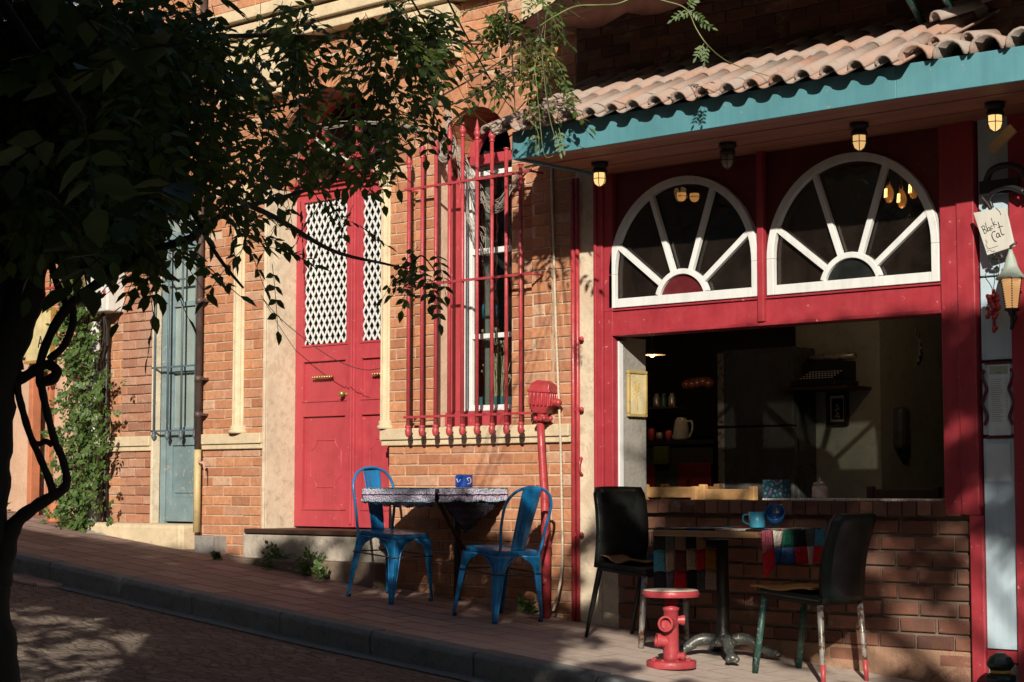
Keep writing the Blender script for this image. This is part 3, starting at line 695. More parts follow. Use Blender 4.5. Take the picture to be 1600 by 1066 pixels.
mb.add([Mh @ (p+Vector((random.uniform(-.004,.004), random.uniform(-.004,.004), random.uniform(-.003,.003)))) for p in P8], [(i_*4+k_, i_*4+(k_+1) % 4, i_*4+4+(k_+1) % 4, i_*4+4+k_) for i_ in range(4) for k_ in range(4)]+[(16,17,18,19),(3,2,1,0)], 0)
mb.box(-.072,.072,-.064,.064,.030,.046, M=Mh)
for k_ in range(5): mb.tube([Mh @ Vector((-.05+.025*k_, -.058, -.045)), Mh @ Vector((-.05+.025*k_, -.062, .028))], .008, 7)
for k_ in range(4): mb.tube([Mh @ Vector((.066, -.04+.026*k_, -.045)), Mh @ Vector((.068, -.04+.026*k_, .028))], .008, 7)
for a in (20, 140, 250, 320): d = Vector((math.cos(R(a)), math.sin(R(a)), 0)); mb.sphere(c+d*.047+Vector((0,0,-.118)), .016, n=8)
mb.tube([Mh @ Vector((.06,0,-.02)), Mh @ Vector((.098,0,-.022))], .022, 9); mb.sphere(Mh @ Vector((.10,0,-.022)), .024, n=9)
mb.build('valve_head', M['pipe_red'], sp, bevel=.006)
# ---- neighbour on the left
NB = thing('peach_house', (-6.3, .1, gz(-6.3)), 'peach rendered house at the far left behind the climbing plant', 'house')
mb = MB(); xs = X(105,.1,700)
mb.slope_box(-12, X(52,.1,700), .1, .4, below, 1.02, 0); mb.slope_box(X(84,.1,700), -4.035, .1, .4, below, 1.02, 0)
mb.box(-12, -4.035, .1, .4, 1.021, 3.7, 1); mb.box(-12, -4.035, .06, .12, 1.0, 1.06, 0)
bricks(mb, -9, -4.04, lambda x: 1.07, 3.6, .1, m=2); mb.box(X(50,.1,700)-.02, X(86,.1,700)+.02, .36, .4, -1, 1.02, 3)
child(mb, 'wall', [M['peach'], M['mortar'], M['brick'], M['room']], NB)
mb = MB(); q = X(54,.09,700); mb.slope_box(q-.02, q+.035, .04, .12, lambda x: gz(x), .9); mb.slope_box(q+.2, q+.23, .06, .12, lambda x: gz(x), .9); child(mb, 'door_frame', M['terracotta'], NB, bevel=.005)
mb = MB(); a = W(50, 500, .05); b = W(82, 562, .05); mb.box(a.x-.05, b.x, .03, .06, b.z, a.z+.06); child(mb, 'sign_board', paint('sign_cream', (.55,.47,.25), .6), NB, bevel=.004)
mb = MB(); mb.box(a.x-.06, b.x+.01, .025, .065, a.z+.061, a.z+.08); mb.box(a.x-.06, b.x+.01, .025, .065, b.z-.02, b.z-.001); mb.box(b.x+.001, b.x+.02, .025, .065, b.z, a.z+.06); child(mb, 'sign_frame', paint('sign_ochre', (.35,.2,.05), .6), NB)
mb = MB()
for k in range(2):
    o = b.x-.06-.10*k; zz = b.z+.10
    for (p, q) in (((0,0),(.028,.085)), ((.028,.085),(.056,0)), ((.014,.032),(.042,.032))): mb.tube([(o+p[0], .027, zz+p[1]), (o+q[0], .027, zz+q[1])], .005, 5)
child(mb, 'lettering', M['cable_d'], NB)
mb = MB(); zz = W(40,455,-.02).z; mb.box(-6.3, -4.5, -.03, -.015, zz-.008, zz+.008)
for k in range(12):
    xx = -6.2+k*.14; mb.tube([(xx,-.02,zz-.02),(xx,-.02,zz+.9)], .009, 7); mb.lathe([(0,-.05),(.016,-.03),(.018,-.01),(.01,.0)], (xx,-.02,zz-.02), 10)
for xx in (-6.25,-4.55): mb.tube([(xx,-.02,zz),(xx,.11,zz)], .007, 6)
child(mb, 'window_grille', M['red_iron'], NB)
# meter box, pvc pipe, corrugated conduit
mt = thing('meter_box', W(167,448,-.08), 'off white utility meter box above the climbing plant', 'meter box')
mb = MB(); mb.box(-.16, .12, -.08, .08, -.19, .20); mb.build('case', M['pvc'], mt, bevel=.012)
mb = MB(); mb.box(-.13, .06, -.090, -.081, -.16, .17); mb.build('lid', M['pvc'], mt, bevel=.006)
mb = MB(); mb.lathe([(.014,0),(.018,.001),(.018,.003),(0,.003)], (.085,-.081,-.05), 14, M=Matrix.Rotation(R(90),3,'X')); mb.build('sticker', M['red'], mt)
mb = MB(); xx = X(146,-.06,700); mb.tube([(xx,-.06,gz(xx)-.02),(xx,-.06,1.2)], .038, 14); xx0 = xx
for z_ in (.3,.75): mb.tube([(xx,-.06,z_-.03),(xx,-.06,z_+.03)], .043, 14)
tag(mb.build('pvc_pipe', M['pvc'], origin=(xx0,-.06,gz(xx0))), 'white plastic drainpipe behind the climbing plant', 'pipe')
mb = MB(); pts = smooth_path([W(167,498,-.05), W(167,560,-.05), W(165,700,-.05), W(164,780,-.05), W(168,815,-.04)], 34); mb.tube(pts, [.02 if k % 2 else .016 for k in range(len(pts))], 9)
tag(mb.build('corrugated_conduit', M['iron'], origin=(pts[-1])), 'dark corrugated cable conduit running down from the meter box', 'conduit')
# ================================================================= cafe front
CF = thing('cafe', (1.9, 0, gz(1.9)), 'red fronted cafe with fan windows, open counter and tiled canopy', 'cafe')
def cf(mb, name, mat, **k): return child(mb, name, mat, CF, **k)
ZL, ZF = .832, .985
mb = MB(); mb.slope_box(.506, .685, -.02, .2, below, 1.95); mb.slope_box(.6851, .80, -.012, .2, below, -.02); cf(mb, 'plaster_pier', M['pier'], bevel=.006)
mb = MB(); mb.box(.685, .735, -.06, .0, -.06, 1.86); mb.box(.737, .797, -.045, .03, -.06, 1.86); mb.box(.682, .70, -.075, -.0605, -.06, 1.86); cf(mb, 'post', M['red2'], bevel=.004)
mb = MB(); mb.box(2.842, 2.935, -.05, .08, -.135, 1.86); mb.box(2.937, 3.03, -.062, .08, -.135, 1.86); mb.slope_box(2.975, 3.045, -.058, .08, below, -.137); cf(mb, 'post', M['red2'], bevel=.005)
mb = MB(); mb.box(.735, 2.842, -.035, .08, ZL, ZF-.001); mb.box(.798, 2.842, -.052, -.0355, ZL+.001, ZL+.02); mb.box(.735, 2.842, -.048, -.0355, ZF-.012, ZF-.002)
mb.box(1.785, 1.822, -.066, -.03, ZL+.022, 1.86); cf(mb, 'lintel', M['red2'], bevel=.003)
fans = [(.770, 1.775), (1.830, 2.832)]
mb = MB()
for (a, b) in fans:
    r = (b-a)/2; sp = 1.68-r
    arch_spandrel(mb, a+.04, b-.04, sp, 1.90, a-.02 if a < 1 else 1.803, b+.02 if b > 2.5 else 1.802, -.01, .05)
    for (p, q) in ((a-.015, a+.04), (b-.04, b+.012)): mb.box(p, q, -.009, .049, ZF, sp-.0005)
cf(mb, 'red_panel', M['shaded_red'])
for i, (a, b) in enumerate(fans):
    r = (b-a)/2; cx = (a+b)/2; sp = 1.68-r; y0, y1 = -.045, -.012
    fwn = bpy.data.objects.new('fan_window', None); sc.collection.objects.link(fwn); fwn.parent = CF; fwn.matrix_parent_inverse = Matrix.Translation(-CF.location)
    mb = MB(); mb.ring((cx, sp), r-.042, r, 0, math.pi, y0, y1, 40)
    mb.box(a, a+.042, y0, y1, ZF+.005, sp-.0005); mb.box(b-.042, b, y0, y1, ZF+.005, sp-.0005); mb.box(a+.0425, b-.0425, y0+.001, y1, ZF+.005, ZF+.055)
    hr = .185; hz = ZF+.056-.05
    mb.ring((cx, hz), hr-.03, hr, math.asin(.05/hr)+.03, math.pi-math.asin(.05/hr)-.03, y0+.002, y1, 24)
    for ang in (38, 71, 109, 142):
        ca, sa = math.cos(R(ang)), math.sin(R(ang))
        # meet the arch: point on arch along ray from hub centre
        t = hr
        while True:
            px_, pz_ = cx+ca*t, hz+sa*t
            if (pz_ > sp and (px_-cx)**2+(pz_-sp)**2 > (r-.03)**2) or abs(px_-cx) > r-.03: break
            t += .005
        mb.box(-.0155, .0155, y0+.004, y1-.002, hr-.01, t, M=Matrix.Translation((cx, 0, hz)) @ Matrix.Rotation(R(90-ang), 4, 'Y'))
    mb.build('frame', M['white'], fwn, bevel=.003)
    mb = MB(); n = 24
    mb.prism([(a+.02, ZF+.02), (b-.02, ZF+.02)]+[(cx+(r-.02)*math.cos(math.pi*k/n), sp+(r-.02)*math.sin(math.pi*k/n)) for k in range(n+1)], -.008, -.004); mb.build('pane', M['fanglass'], fwn)
    mb = MB(); n = 16; ri = hr-.028
    mb.prism([(cx+ri*math.cos(math.pi*k/n), max(hz+ri*math.sin(math.pi*k/n), ZF+.05)) for k in range(n+1)], -.022, -.0125); mb.build('hub_panel', M['maroon'] if i == 0 else M['black'], fwn)
# parapet
par = MB(); PX0, PX1 = .80, 2.974; ZC = -.074
par.slope_box(PX0, PX1, .0, .22, below, ZC-.008)
bricks(par, PX0+.004, PX1-.004, lambda x: -.80 if x < 2.2 else -.82, ZC-.085, .0, ch=.079, bl=.205, m=1, joint=.017, prot=.017)
x = PX0+.003
while x < PX1-.12:
    w_ = .070+random.uniform(-.003,.004); j = random.uniform(-.003,.003)
    par.box(x, x+w_, -.05+j, .21, ZC-.068+j, ZC+j*.5, 1); x += w_+.008
par.box(PX0, PX1-.12, -.035, .2, ZC-.066, ZC-.006, 0)
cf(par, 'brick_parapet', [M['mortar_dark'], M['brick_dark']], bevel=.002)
mb = MB(); mb.slope_box(PX0, PX1, -.018, .01, below, -.785); cf(mb, 'render_skirt', plaster('skirt', (.36,.22,.15), dirt=(.12,.08,.06), amt=.7, scale=3, patch=(.25,.14,.10), bump=.01), bevel=.008)
# jambs
mb = MB(); mb.box(.62, .8001, .04, .25, ZC, ZL); cf(mb, 'cement_jamb', M['jamb'], bevel=.003)
mb = MB(); mb.box(.79, .806, .0, .038, ZC, ZL-.02); cf(mb, 'white_strip', M['white'], bevel=.002)
# upper wall and room
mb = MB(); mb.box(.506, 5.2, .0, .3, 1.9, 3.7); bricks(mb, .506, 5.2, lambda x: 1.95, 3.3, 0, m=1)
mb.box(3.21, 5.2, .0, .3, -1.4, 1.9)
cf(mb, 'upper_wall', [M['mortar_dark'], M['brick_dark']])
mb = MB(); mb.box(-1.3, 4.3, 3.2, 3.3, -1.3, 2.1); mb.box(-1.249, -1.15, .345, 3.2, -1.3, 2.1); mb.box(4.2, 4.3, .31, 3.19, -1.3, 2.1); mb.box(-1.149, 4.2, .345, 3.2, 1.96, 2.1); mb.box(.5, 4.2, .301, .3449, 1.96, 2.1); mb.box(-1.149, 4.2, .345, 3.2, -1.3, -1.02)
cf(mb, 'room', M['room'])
# canopy
AZ = W(800, 250, -.8).z; FA = [(.72, -.8), (3.06, -.81), (4.9, -.70)]
ax = W(800, 250, -.8).x; FA[0] = (ax, -.8); HZ = .150
for (p, q) in ((0, 1), (1, 2)):
    (x0_, y0_), (x1_, y1_) = FA[p], FA[q]; mb = MB(); dz0 = .0
    d = Vector((x1_-x0_, y1_-y0_, 0)); Ln = d.length; an = math.atan2(d.y, d.x)
    Mx = Matrix.Translation((x0_, y0_, AZ)) @ Matrix.Rotation(an, 4, 'Z')
    mb.box(0.0005*p, Ln, 0, .025, 0, HZ, M=Mx); cf(mb, 'fascia', M['teal'], bevel=.003)
mb = MB(); mb.box(ax, ax+.025, -.774, -.0, AZ, AZ+HZ-.03); cf(mb, 'fascia', M['teal'])
mb = MB(); yy = -.774
k = 0
while yy < -.01:
    w_ = .128; mb.box(ax+.026, 4.9, yy, min(yy+w_-.009, -.001), AZ+.012+(.002 if k % 2 else 0), AZ+.03); yy += w_; k += 1
mb.box(ax+.03, 4.9, -.77, -.001, AZ+.031, AZ+.04)
cf(mb, 'soffit', M['wood_soffit'], bevel=.002)
def halfpipe(mb, p, d, n_, r0, r1, L, th=.011, up_=1, segs=8):
    # p start (low end), d along slope, n_ normal; r0 at low end
    s = d.cross(n_).normalized(); V = []
    for (t, r) in ((0, r0), (L, r1)):
        for rr in (r, r-th):
            for k in range(segs+1):
                a = math.pi*k/segs; V.append(p+d*t+s*(rr*math.cos(a))+n_*(up_*rr*math.sin(a)))
    n1 = segs+1; F_ = []
    for k in range(segs):
        F_ += [(k, k+1, 2*n1+k+1, 2*n1+k), (n1+k, 3*n1+k, 3*n1+k+1, n1+k+1), (k, n1+k, n1+k+1, k+1), (2*n1+k, 2*n1+k+1, 3*n1+k+1, 3*n1+k)]
    F_ += [(0, 2*n1, 3*n1, n1), (segs, n1+segs, 3*n1+segs, 2*n1+segs)]
    mb.add(V, F_, 0, True)
mb = MB(); pitch = R(24); EY = -.90; zE = W(980, 183, EY).z+.035; per = .142
x = X(755, EY, 215)+.03; xe = X(1385, EY, 110)
while x < xe:
    for row in range(3):
        for kind in (0, 1):
            jx = random.uniform(-.004,.004); dd = Vector((random.uniform(-.02,.02), math.cos(pitch), math.sin(pitch))).normalized(); nn = Vector((0, -math.sin(pitch), math.cos(pitch)))
            s0 = row*.43+random.uniform(-.006,.006)-(0 if kind == 0 else -.004)
            p = Vector((x+jx+(per/2 if kind else 0), EY, zE))+Vector((0, math.cos(pitch), math.sin(pitch)))*s0
            if kind == 0: halfpipe(mb, p+nn*(.006+.004*row), dd, nn, .047, .041, .50, segs=12)
            else: halfpipe(mb, p+nn*(.009+.002*row), dd, nn, .038, .041, .50, up_=-.55)
    x += per
for (xx, yy, ln, az, m_) in ((xe-.02, -.42, .2, .5, 0), (xe+.02, -.30, .16, .2, 0), (xe-.06, -.2, .22, .7, 0)):
    halfpipe(mb, Vector((xx, yy, zE+.30+(yy+.4)*.4)), Vector((math.sin(az), math.cos(az), .35)).normalized(), Vector((0,-.3,1)).normalized(), .05, .045, ln)
cf(mb, 'tile_roof', M['tile'])
mb = MB(); mb.add([(ax,-.77,AZ+HZ-.03),(4.9,-.77,AZ+HZ-.03),(4.9,.0,AZ+HZ+.25),(ax,.0,AZ+HZ+.25)], [(0,1,2,3)]); mb.box(ax,4.9,-.76,-.75,AZ+.042,AZ+HZ-.035); cf(mb, 'roof_deck', M['wood_dark'], solid=.01)
mb = MB(); x = xe+.105; pitch = R(9)
dd0 = Vector((FA[2][0]-FA[1][0], FA[2][1]-FA[1][1], 0)).normalized(); perp = Vector((-dd0.y, dd0.x, 0))
while x < 4.85:
    y_ = FA[1][1]+(x-FA[1][0])*dd0.y/dd0.x if x > FA[1][0] else -.81
    for row in range(3):
        az = random.uniform(-.06,.06); dd = (perp*math.cos(pitch)+Vector((0,0,math.sin(pitch)))+dd0*az).normalized(); nn = Vector((0,-math.sin(pitch),math.cos(pitch)))
        p = Vector((x, y_-.035+random.uniform(-.012,.012), AZ+HZ-.004+random.uniform(-.003,.006)))+(perp*math.cos(pitch)+Vector((0,0,math.sin(pitch))))*row*.31
        halfpipe(mb, p+nn*.003*row, dd, nn, .078, .066, .36, th=.013)
        halfpipe(mb, p+dd0*.085+nn*.03, dd, nn, .06, .066, .36, th=.012, up_=-.5) if row else None
    x += .168
for k in range(2):
    p = W((1460,1512)[k], (72,66)[k], -.6); halfpipe(mb, p, Vector((.3,.8,.15)).normalized(), Vector((0,-.2,1)).normalized(), .05, .05, .16)
cf(mb, 'roof_end_tiles', M['tile'])
# awning above, its arms
aw = thing('awning', (2.9, 0, 2.9), 'dark brown scalloped canvas awning above the tiled canopy', 'awning')
mb = MB(); a0, a1 = .62, 5.2; n = 60; vs = []; fs = []
zf, yf = 2.47, -.72
for k in range(n+1):
    xx = a0+(a1-a0)*k/n; w_ = .012*math.sin(k*1.7)
    sc_ = .05+.045*abs(math.sin(math.pi*(xx-a0)/.42))
    vs += [(xx-2.9, -.0, 0.05), (xx-2.9, yf*.5, (zf-2.9)*.5+w_), (xx-2.9, yf, zf-2.9+w_*.5), (xx-2.9, yf-.012+w_*.6, zf-2.9-sc_)]
for k in range(n):
    for r_ in range(3): b_ = k*4+r_; fs.append((b_, b_+1, b_+5, b_+4))
mb.add(vs, fs, 0, True); mb.build('canvas', M['awning'], aw, solid=.004)
for (p, q) in (((1456,62),(1410,-22)), ((1512,58),(1466,-24))):
    mb = MB(); A, B = W(p[0], p[1], -.05)-aw.location, W(q[0], q[1], -.55)-aw.location
    mb.tube([A, B], .020, 8); mb.sphere(A, .03, n=8); mb.build('awning_arm', M['greenleg'], aw)
# lamps under the canopy
glow = emis('lamp_glow', (1, .62, .22), 1.5, (.6,.5,.35)); frost = paint('dull_glass', (.35,.32,.26), .2, var=.1)
LB = [(937, 'lit caged lamp nearest the left end of the canopy', 1.0, 292), (1137, 'unlit dusty caged lamp under the canopy above the left fan window', 0, 264), (1343, 'lit caged lamp under the canopy above the right fan window', .6, 236), (1555, 'lit caged lamp at the right end of the canopy over the wooden tag', 1.0, 206)]
for px, lab, st_, ybot in LB:
    yy = -.37; bot = W(px, ybot, yy); hgt = AZ+.012-bot.z
    o = thing('bulkhead_lamp', (bot.x, yy, AZ+.012), lab, 'lamp', 'caged lamps hanging under the canopy')
    mb = MB(); mb.lathe([(.0,0),(.046,0),(.046,-.02),(.036,-.028),(.036,-(hgt-.095)),(.041,-(hgt-.09)),(.041,-(hgt-.075)),(.0,-(hgt-.075))][::-1], n=20); mb.build('base', M['iron'], o)
    gm = emis('lamp_glass', (1,.60,.22), st_, (.6,.5,.35)) if st_ else frost
    mb = MB(); h0 = -(hgt-.074); mb.lathe([(.031,h0),(.032,h0-.035),(.027,h0-.055),(.015,h0-.068),(0,h0-.071)][::-1], n=18); mb.build('glass', gm, o)
    mb = MB()
    for a in (0, 60, 120): 
        ca, sa = math.cos(R(a)), math.sin(R(a)); mb.tube([(c_*ca*.037, c_*sa*.037, z_) for c_, z_ in ((1,h0),(1,h0-.038),(.75,h0-.062),(0,h0-.077),(-.75,h0-.062),(-1,h0-.038),(-1,h0))], .0022, 5)
    mb.tube([(.037*math.cos(2*math.pi*k/20), .037*math.sin(2*math.pi*k/20), h0-.032) for k in range(20)], .0022, 5, closed=True)
    mb.build('cage', M['iron'], o)
# ------------------------------------------------ right hand pale panel, sign, lantern, menus
mb = MB(); xa, xb = 3.047, X(1586, -.03, 600)
for z0_, z1_ in ((W(1560,1015,-.03).z, W(1560,684,-.03).z), (W(1560,680,-.03).z, W(1560,566,-.03).z), (W(1560,563,-.03).z, W(1560,432,-.03).z), (W(1560,431,-.03).z, 1.78)):
    mb.box(xa, xb, -.04, .05, z0_+.003, z1_-.003)
cf(mb, 'pale_panel', M['panel'], bevel=.003)
mb = MB(); mb.slope_box(xb+.001, xb+.12, -.06, .07, below, 1.78); mb.box(xa, xb, -.045, .05, W(1560,1028,-.03).z-.02, W(1560,1016,-.03).z); cf(mb, 'door_stile', M['red2'], bevel=.004)
mb = MB(); mb.slope_box(xa, xb+.1, -.03, .06, below, W(1560,1030,-.03).z-.021); cf(mb, 'plinth', M['concrete'])
mb = MB(); mb.box(xb+.121, 4.9, -.02, .06, -1.2, 1.78); cf(mb, 'dark_boarding', M['wood_dark'])
# name sign
SY = -.14; C4 = lambda cx, cy, y=SY: W(1500+cx/4.85, 300+cy/4.845, y)
cn = [C4(100,158), C4(345,118), C4(412,412), C4(205,480)]; o0 = sum(cn, Vector())/4
sg = thing('name_sign', o0, 'tilted white board handwritten with the words Black Cat', 'sign')
mb = MB(); mb.prism([(p.x-o0.x, p.z-o0.z) for p in cn][::-1], 0, .012); mb.build('board', paint('sign_white', (.55,.55,.51), .6, var=.06), sg, bevel=.002)
strokes = [[(166,262),(175,288),(187,314)], [(160,266),(176,256),(188,264),(186,278),(176,286),(192,286),(202,296),(198,310),(184,314)], [(192,232),(200,262),(212,300)], [(226,272),(214,270),(209,282),(214,294),(224,290),(227,274),(229,286),(238,292)], [(246,258),(236,258),(233,270),(240,281),(250,276)], [(236,196),(248,232),(262,268)], [(266,222),(254,240),(264,246),(280,248)],
 [(268,300),(252,300),(242,318),(246,346),(262,370),(278,374)], [(294,312),(280,314),(276,330),(284,344),(296,336),(296,314),(300,332),(310,338)], [(288,226),(300,262),(314,312),(326,326),(336,316)], [(286,270),(305,262),(326,258)],
 [(192,362),(206,382),(196,402),(214,424)], [(204,432),(240,424),(288,408)], [(206,452),(226,438),(244,452),(266,446)]]
mb = MB()
for i, s_ in enumerate(strokes): mb.tube([p-o0 for p in smooth_path([C4(a, b, SY-.0015) for a, b in s_], 4)], .002 if i in (7,8,9) else (.0014 if i < 11 else .0008), 5)
mb.build('lettering', M['cable_d'], sg)
mb = MB(); 
for pts in ([(232,130),(215,100),(190,70),(165,40)], [(245,118),(235,90),(230,75)], [(265,470),(240,500),(235,485)], [(300,470),(320,500),(260,505)]): mb.tube([p-o0 for p in smooth_path([C4(a, b, SY+.01) for a, b in pts], 4)], .009, 7)
for pts in ([(235,500),(228,540),(262,590),(295,660)], [(290,500),(300,560),(290,620),(300,690)], [(270,120),(300,150),(310,175)]): mb.tube([p-o0 for p in smooth_path([C4(a, b, SY) for a, b in pts], 4)], .0018, 5)
mb.build('wire_hanger', M['iron'], sg)
# small wooden tag by the last lamp
q = W(1566, 218, -.25); tg = MB(); Mx = Matrix.Rotation(R(-38),4,'Y')
tg.box(-.075,.075,-.006,.006,-.025,.025, M=Mx); tg.tube([Mx @ Vector((.0,0,.02)), Vector((.0,0,.12))], .002, 5)
tag(tg.build('wooden_tag', wood('pale_tag', (.35,.25,.15), (.5,.38,.24)), origin=None), 'small pale wooden tag hanging aslant below the last canopy lamp', 'tag').location = q
# black cat-ear shaped iron hanger above the sign (plain scroll bracket)
sb = MB(); q0 = W(1560, 290, -.10)
sb.tube([p-q0 for p in smooth_path([W(1537,300,-.06), W(1548,268,-.1), W(1575,258,-.12), W(1598,268,-.14), W(1610,300,-.15)], 6)], .016, 8)
sb.tube([p-q0 for p in smooth_path([W(1540,318,-.06), W(1552,300,-.1), W(1575,292,-.12), W(1600,300,-.14)], 6)], .014, 8)
sb.box(-.10,.10,.0,.02,-.04,.03)
tag(sb.build('scroll_bracket', M['iron'], origin=None), 'black iron scroll bracket above the handwritten board', 'bracket').location = q0
# lantern
ly = -.20; lz = W(1581, 484, ly); LN = thing('wall_lantern', lz, 'lit wall lantern with scalloped bell shaped roof beside the pale panel', 'lantern')
gk = (W(1581,400,ly).z-lz.z); gb = W(1581,436,ly).z-lz.z
mb = MB(); n = 32; prof = [(.006,gk+.03),(.012,gk+.01),(.02,gk-.01),(.03,gk-.05),(.045,gk-.08),(.068,gb+.006)]
o_ = 0; vs = []
for i_, (r_, z_) in enumerate(prof):
    for k in range(n): 
        a = 2*math.pi*k/n; rr = r_*(1+.05*abs(math.cos(4*a))*(i_/5)); vs.append((rr*math.cos(a), rr*math.sin(a), z_-(.008*abs(math.cos(4*a)) if i_ == 5 else 0)))
mb.add(vs, [(i_*n+k, i_*n+(k+1) % n, (i_+1)*n+(k+1) % n, (i_+1)*n+k)[::-1] for i_ in range(5) for k in range(n)], 0, True); mb.build('roof', paint('verdigris', (.38,.45,.40), .6, wear=.1), LN, solid=.003)
mb = MB(); mb.lathe([(.030,.006),(.036,gb*.35),(.050,gb-.002)], n=6, smooth=False); mb.build('glass', emis('lantern_glow', (1,.5,.18), .45, (.45,.32,.2)), LN)
mb = MB()
for k in range(6):
    a = 2*math.pi*k/6; 
    for t_ in range(13): f_ = t_/12; r_ = .031+.021*f_; mb.sphere((r_*math.cos(a), r_*math.sin(a), .006+(gb-.01)*f_), .0042, n=6)
mb.lathe([(0,-.035),(.012,-.03),(.018,-.01),(.034,-.004),(.034,.006),(0,.006)], n=18); mb.tube([(0,0,gk+.02),(0,.0,gk+.045),(.03,.0,gk+.06)], .006, 7); mb.build('beaded_ribs', M['iron'], LN)
mb = MB(); mb.tube(smooth_path([(0,.0,-.03),(-.01,.02,-.07),(-.035,.06,-.08),(-.05,.11,-.05),(-.05,.15,0.0),(-.045,.15,.06)], 5), .009, 8); mb.build('bracket', M['iron'], LN)
q = W(1553, 482, -.12); og = MB()
for k in range(26):
    a = random.uniform(0, 6.28); h = random.uniform(-.11,.07); r_ = .030*(1-max(0,-h-.04)*8) if h < 0 else .026
    og.sphere((max(r_,.008)*math.cos(a)*random.uniform(.4,1), -.012+.012*math.sin(a), h), random.uniform(.010,.016), n=8)
og.tube([(0,0,.09),(0,0,-.11)], .008, 6)
oo = og.build('grape_ornament', M['pipe_red']); oo.location = q; tag(oo, 'red moulded bunch of grapes ornament left of the wall lantern', 'ornament')
def notice(px0, py0, px1, py1, lab, lines, col):
    a = W(px0, py0, -.045); b = W(px1, py1, -.045); o = thing('notice', (a+b)/2, lab, 'notice'); hx, hz = (b.x-a.x)/2, (a.z-b.z)/2
    mb = MB(); mb.box(-hx, hx, 0, .004, -hz, hz); mb.build('sheet', paint('notice_paper', col, .5, var=.08), o)
    if lines:
        mb = MB(); mb.box(-hx*.85, hx*.8, -.001, -.0002, hz*.72, hz*.95); mb.build('heading', paint('heading_green', (.33,.42,.32), .6), o)
        mb = MB(); mb.box(-hx*.2, hx*.3, -.0018, -.0011, hz*.74, hz*.78); 
        for k in range(20): zz = hz*(.58-k*.062); mb.box(-hx*.7, hx*random.uniform(.0,.35), -.0012, -.0002, zz-.0012, zz+.0012); mb.box(hx*.6, hx*.75, -.0012, -.0002, zz-.0012, zz+.0012)
        mb.build('printed_lines', M['cable'], o)
        mb = MB(); mb.box(-hx-.012, hx+.012, -.006, .004, hz+.001, hz+.012); mb.box(-hx-.012, hx+.012, -.006, .004, -hz-.012, -hz-.001)
        for s_ in (-1, 1):
            pts = [(s_*(hx+.012), -.012, hz*f) for f in (.85,.7,.5,.3,.1,-.1,-.3,-.5,-.7)]; pts = [(x_+s_*.012*math.sin(i_*1.6), y_, z_) for i_, (x_, y_, z_) in enumerate(pts)]
            mb.tube(smooth_path(pts, 4), .008, 6)
        mb.build('holder', M['maroon'], o)
notice(1543, 570, 1580, 680, 'tall printed menu sheet in a red scrolled holder on the pale panel', True, (.60,.68,.72))
notice(1541, 694, 1580, 753, 'small blank looking notice taped below the menu', False, (.55,.62,.68))
# bollard
bp = G(1563, 1100); bq = Vector((X(1563,-.28,1030), -.28, 0)); bq.z = gz(bq.x)
bo = thing('bollard', bq, 'black iron bollard with yellow band at the lower right edge', 'bollard'); bh = W(1563,1019,-.28).z-bq.z
mb = MB(); mb.lathe([(.075,0),(.075,.03),(.05,.05),(.045,bh-.16),(.06,bh-.14),(.068,bh-.125),(.068,bh-.105),(.048,bh-.095)], n=20); mb.build('shaft', M['blackgreen'], bo)
mb = MB(); mb.lathe([(.046,bh-.094),(.046,bh-.080)], n=20); mb.build('yellow_band', paint('band_yellow', (.5,.33,.05), .5), bo)
mb = MB(); mb.lathe([(.046,bh-.079),(.06,bh-.062),(.062,bh-.05),(.045,bh-.02),(.03,bh-.012),(.02,bh-.004),(0,bh)], n=12, smooth=False); mb.build('cap', M['blackgreen'], bo)
# ------------------------------------------------ inside the cafe
def obj(mb, name, mat, loc, lab, cat, group=None, **k):
    o = mb.build(name, mat, **k); o.location = loc; tag(o, lab, cat, group); return o
def rect(px0, py0, px1, py1, y): a, b = W(px0, py0, y), W(px1, py1, y); return a.x, b.x, b.z, a.z
x0, x1, z0, z1 = rect(1121, 548, 1241, 775, 1.5); fr = thing('fridge', ((x0+x1)/2, 1.5, -.98), 'tall dark grey fridge inside the cafe behind the counter', 'fridge')
hw = (x1-x0)/2; mb = MB(); mb.box(-hw, hw, .052, .6, .05, z1+.98); mb.build('body', paint('fridge_grey', (.06,.062,.062), .3), fr, bevel=.01)
mb = MB(); zz = W(1130,668,1.5).z+.98; mb.box(-hw, hw, 0, .05, .08, zz-.004); mb.box(-hw, hw, 0, .05, zz+.004, z1+.98); mb.build('door', paint('fridge_door', (.07,.073,.073), .25), fr, bevel=.008)
mb = MB(); mb.box(-hw+.005, -hw+.05, -.012, -.0005, zz+.01, z1+.96); mb.box(-hw+.005, -hw+.05, -.012, -.0005, zz-.5, zz-.01); mb.build('handle', M['steel'], fr, bevel=.003)
x0, x1, _, _ = rect(1243, 505, 1378, 775, 1.75); mb = MB(); mb.box(x0, x1, 1.75, 3.19, -1.02, 1.959); cf(mb, 'inner_wall', M['roomgrey'])
tw = W(1288, 605, 1.6); ty_ = thing('typewriter', tw, 'old black typewriter on a shelf inside the cafe', 'typewriter')
mb = MB(); mb.box(-.17,.16,-.12,.14,0,.04); mb.prism([(-.16,.04),(.15,.04),(.15,.16),(-.16,.16)], .0, .13); mb.build('body', M['black'], ty_, bevel=.01)
mb = MB(); mb.tube([(-.21,.05,.185),(.19,.05,.185)], .022, 12); mb.tube([(-.225,.05,.185),(-.21,.05,.185)], .028, 10); mb.build('carriage', M['steel'], ty_)
mb = MB()
for r_ in range(4):
    for k in range(11): mb.lathe([(.007,0),(.007,.005),(0,.005)], (-.10+k*.022+r_*.006, -.105+r_*.025, .048+r_*.014), 8)
mb.build('keys', M['white'], ty_)
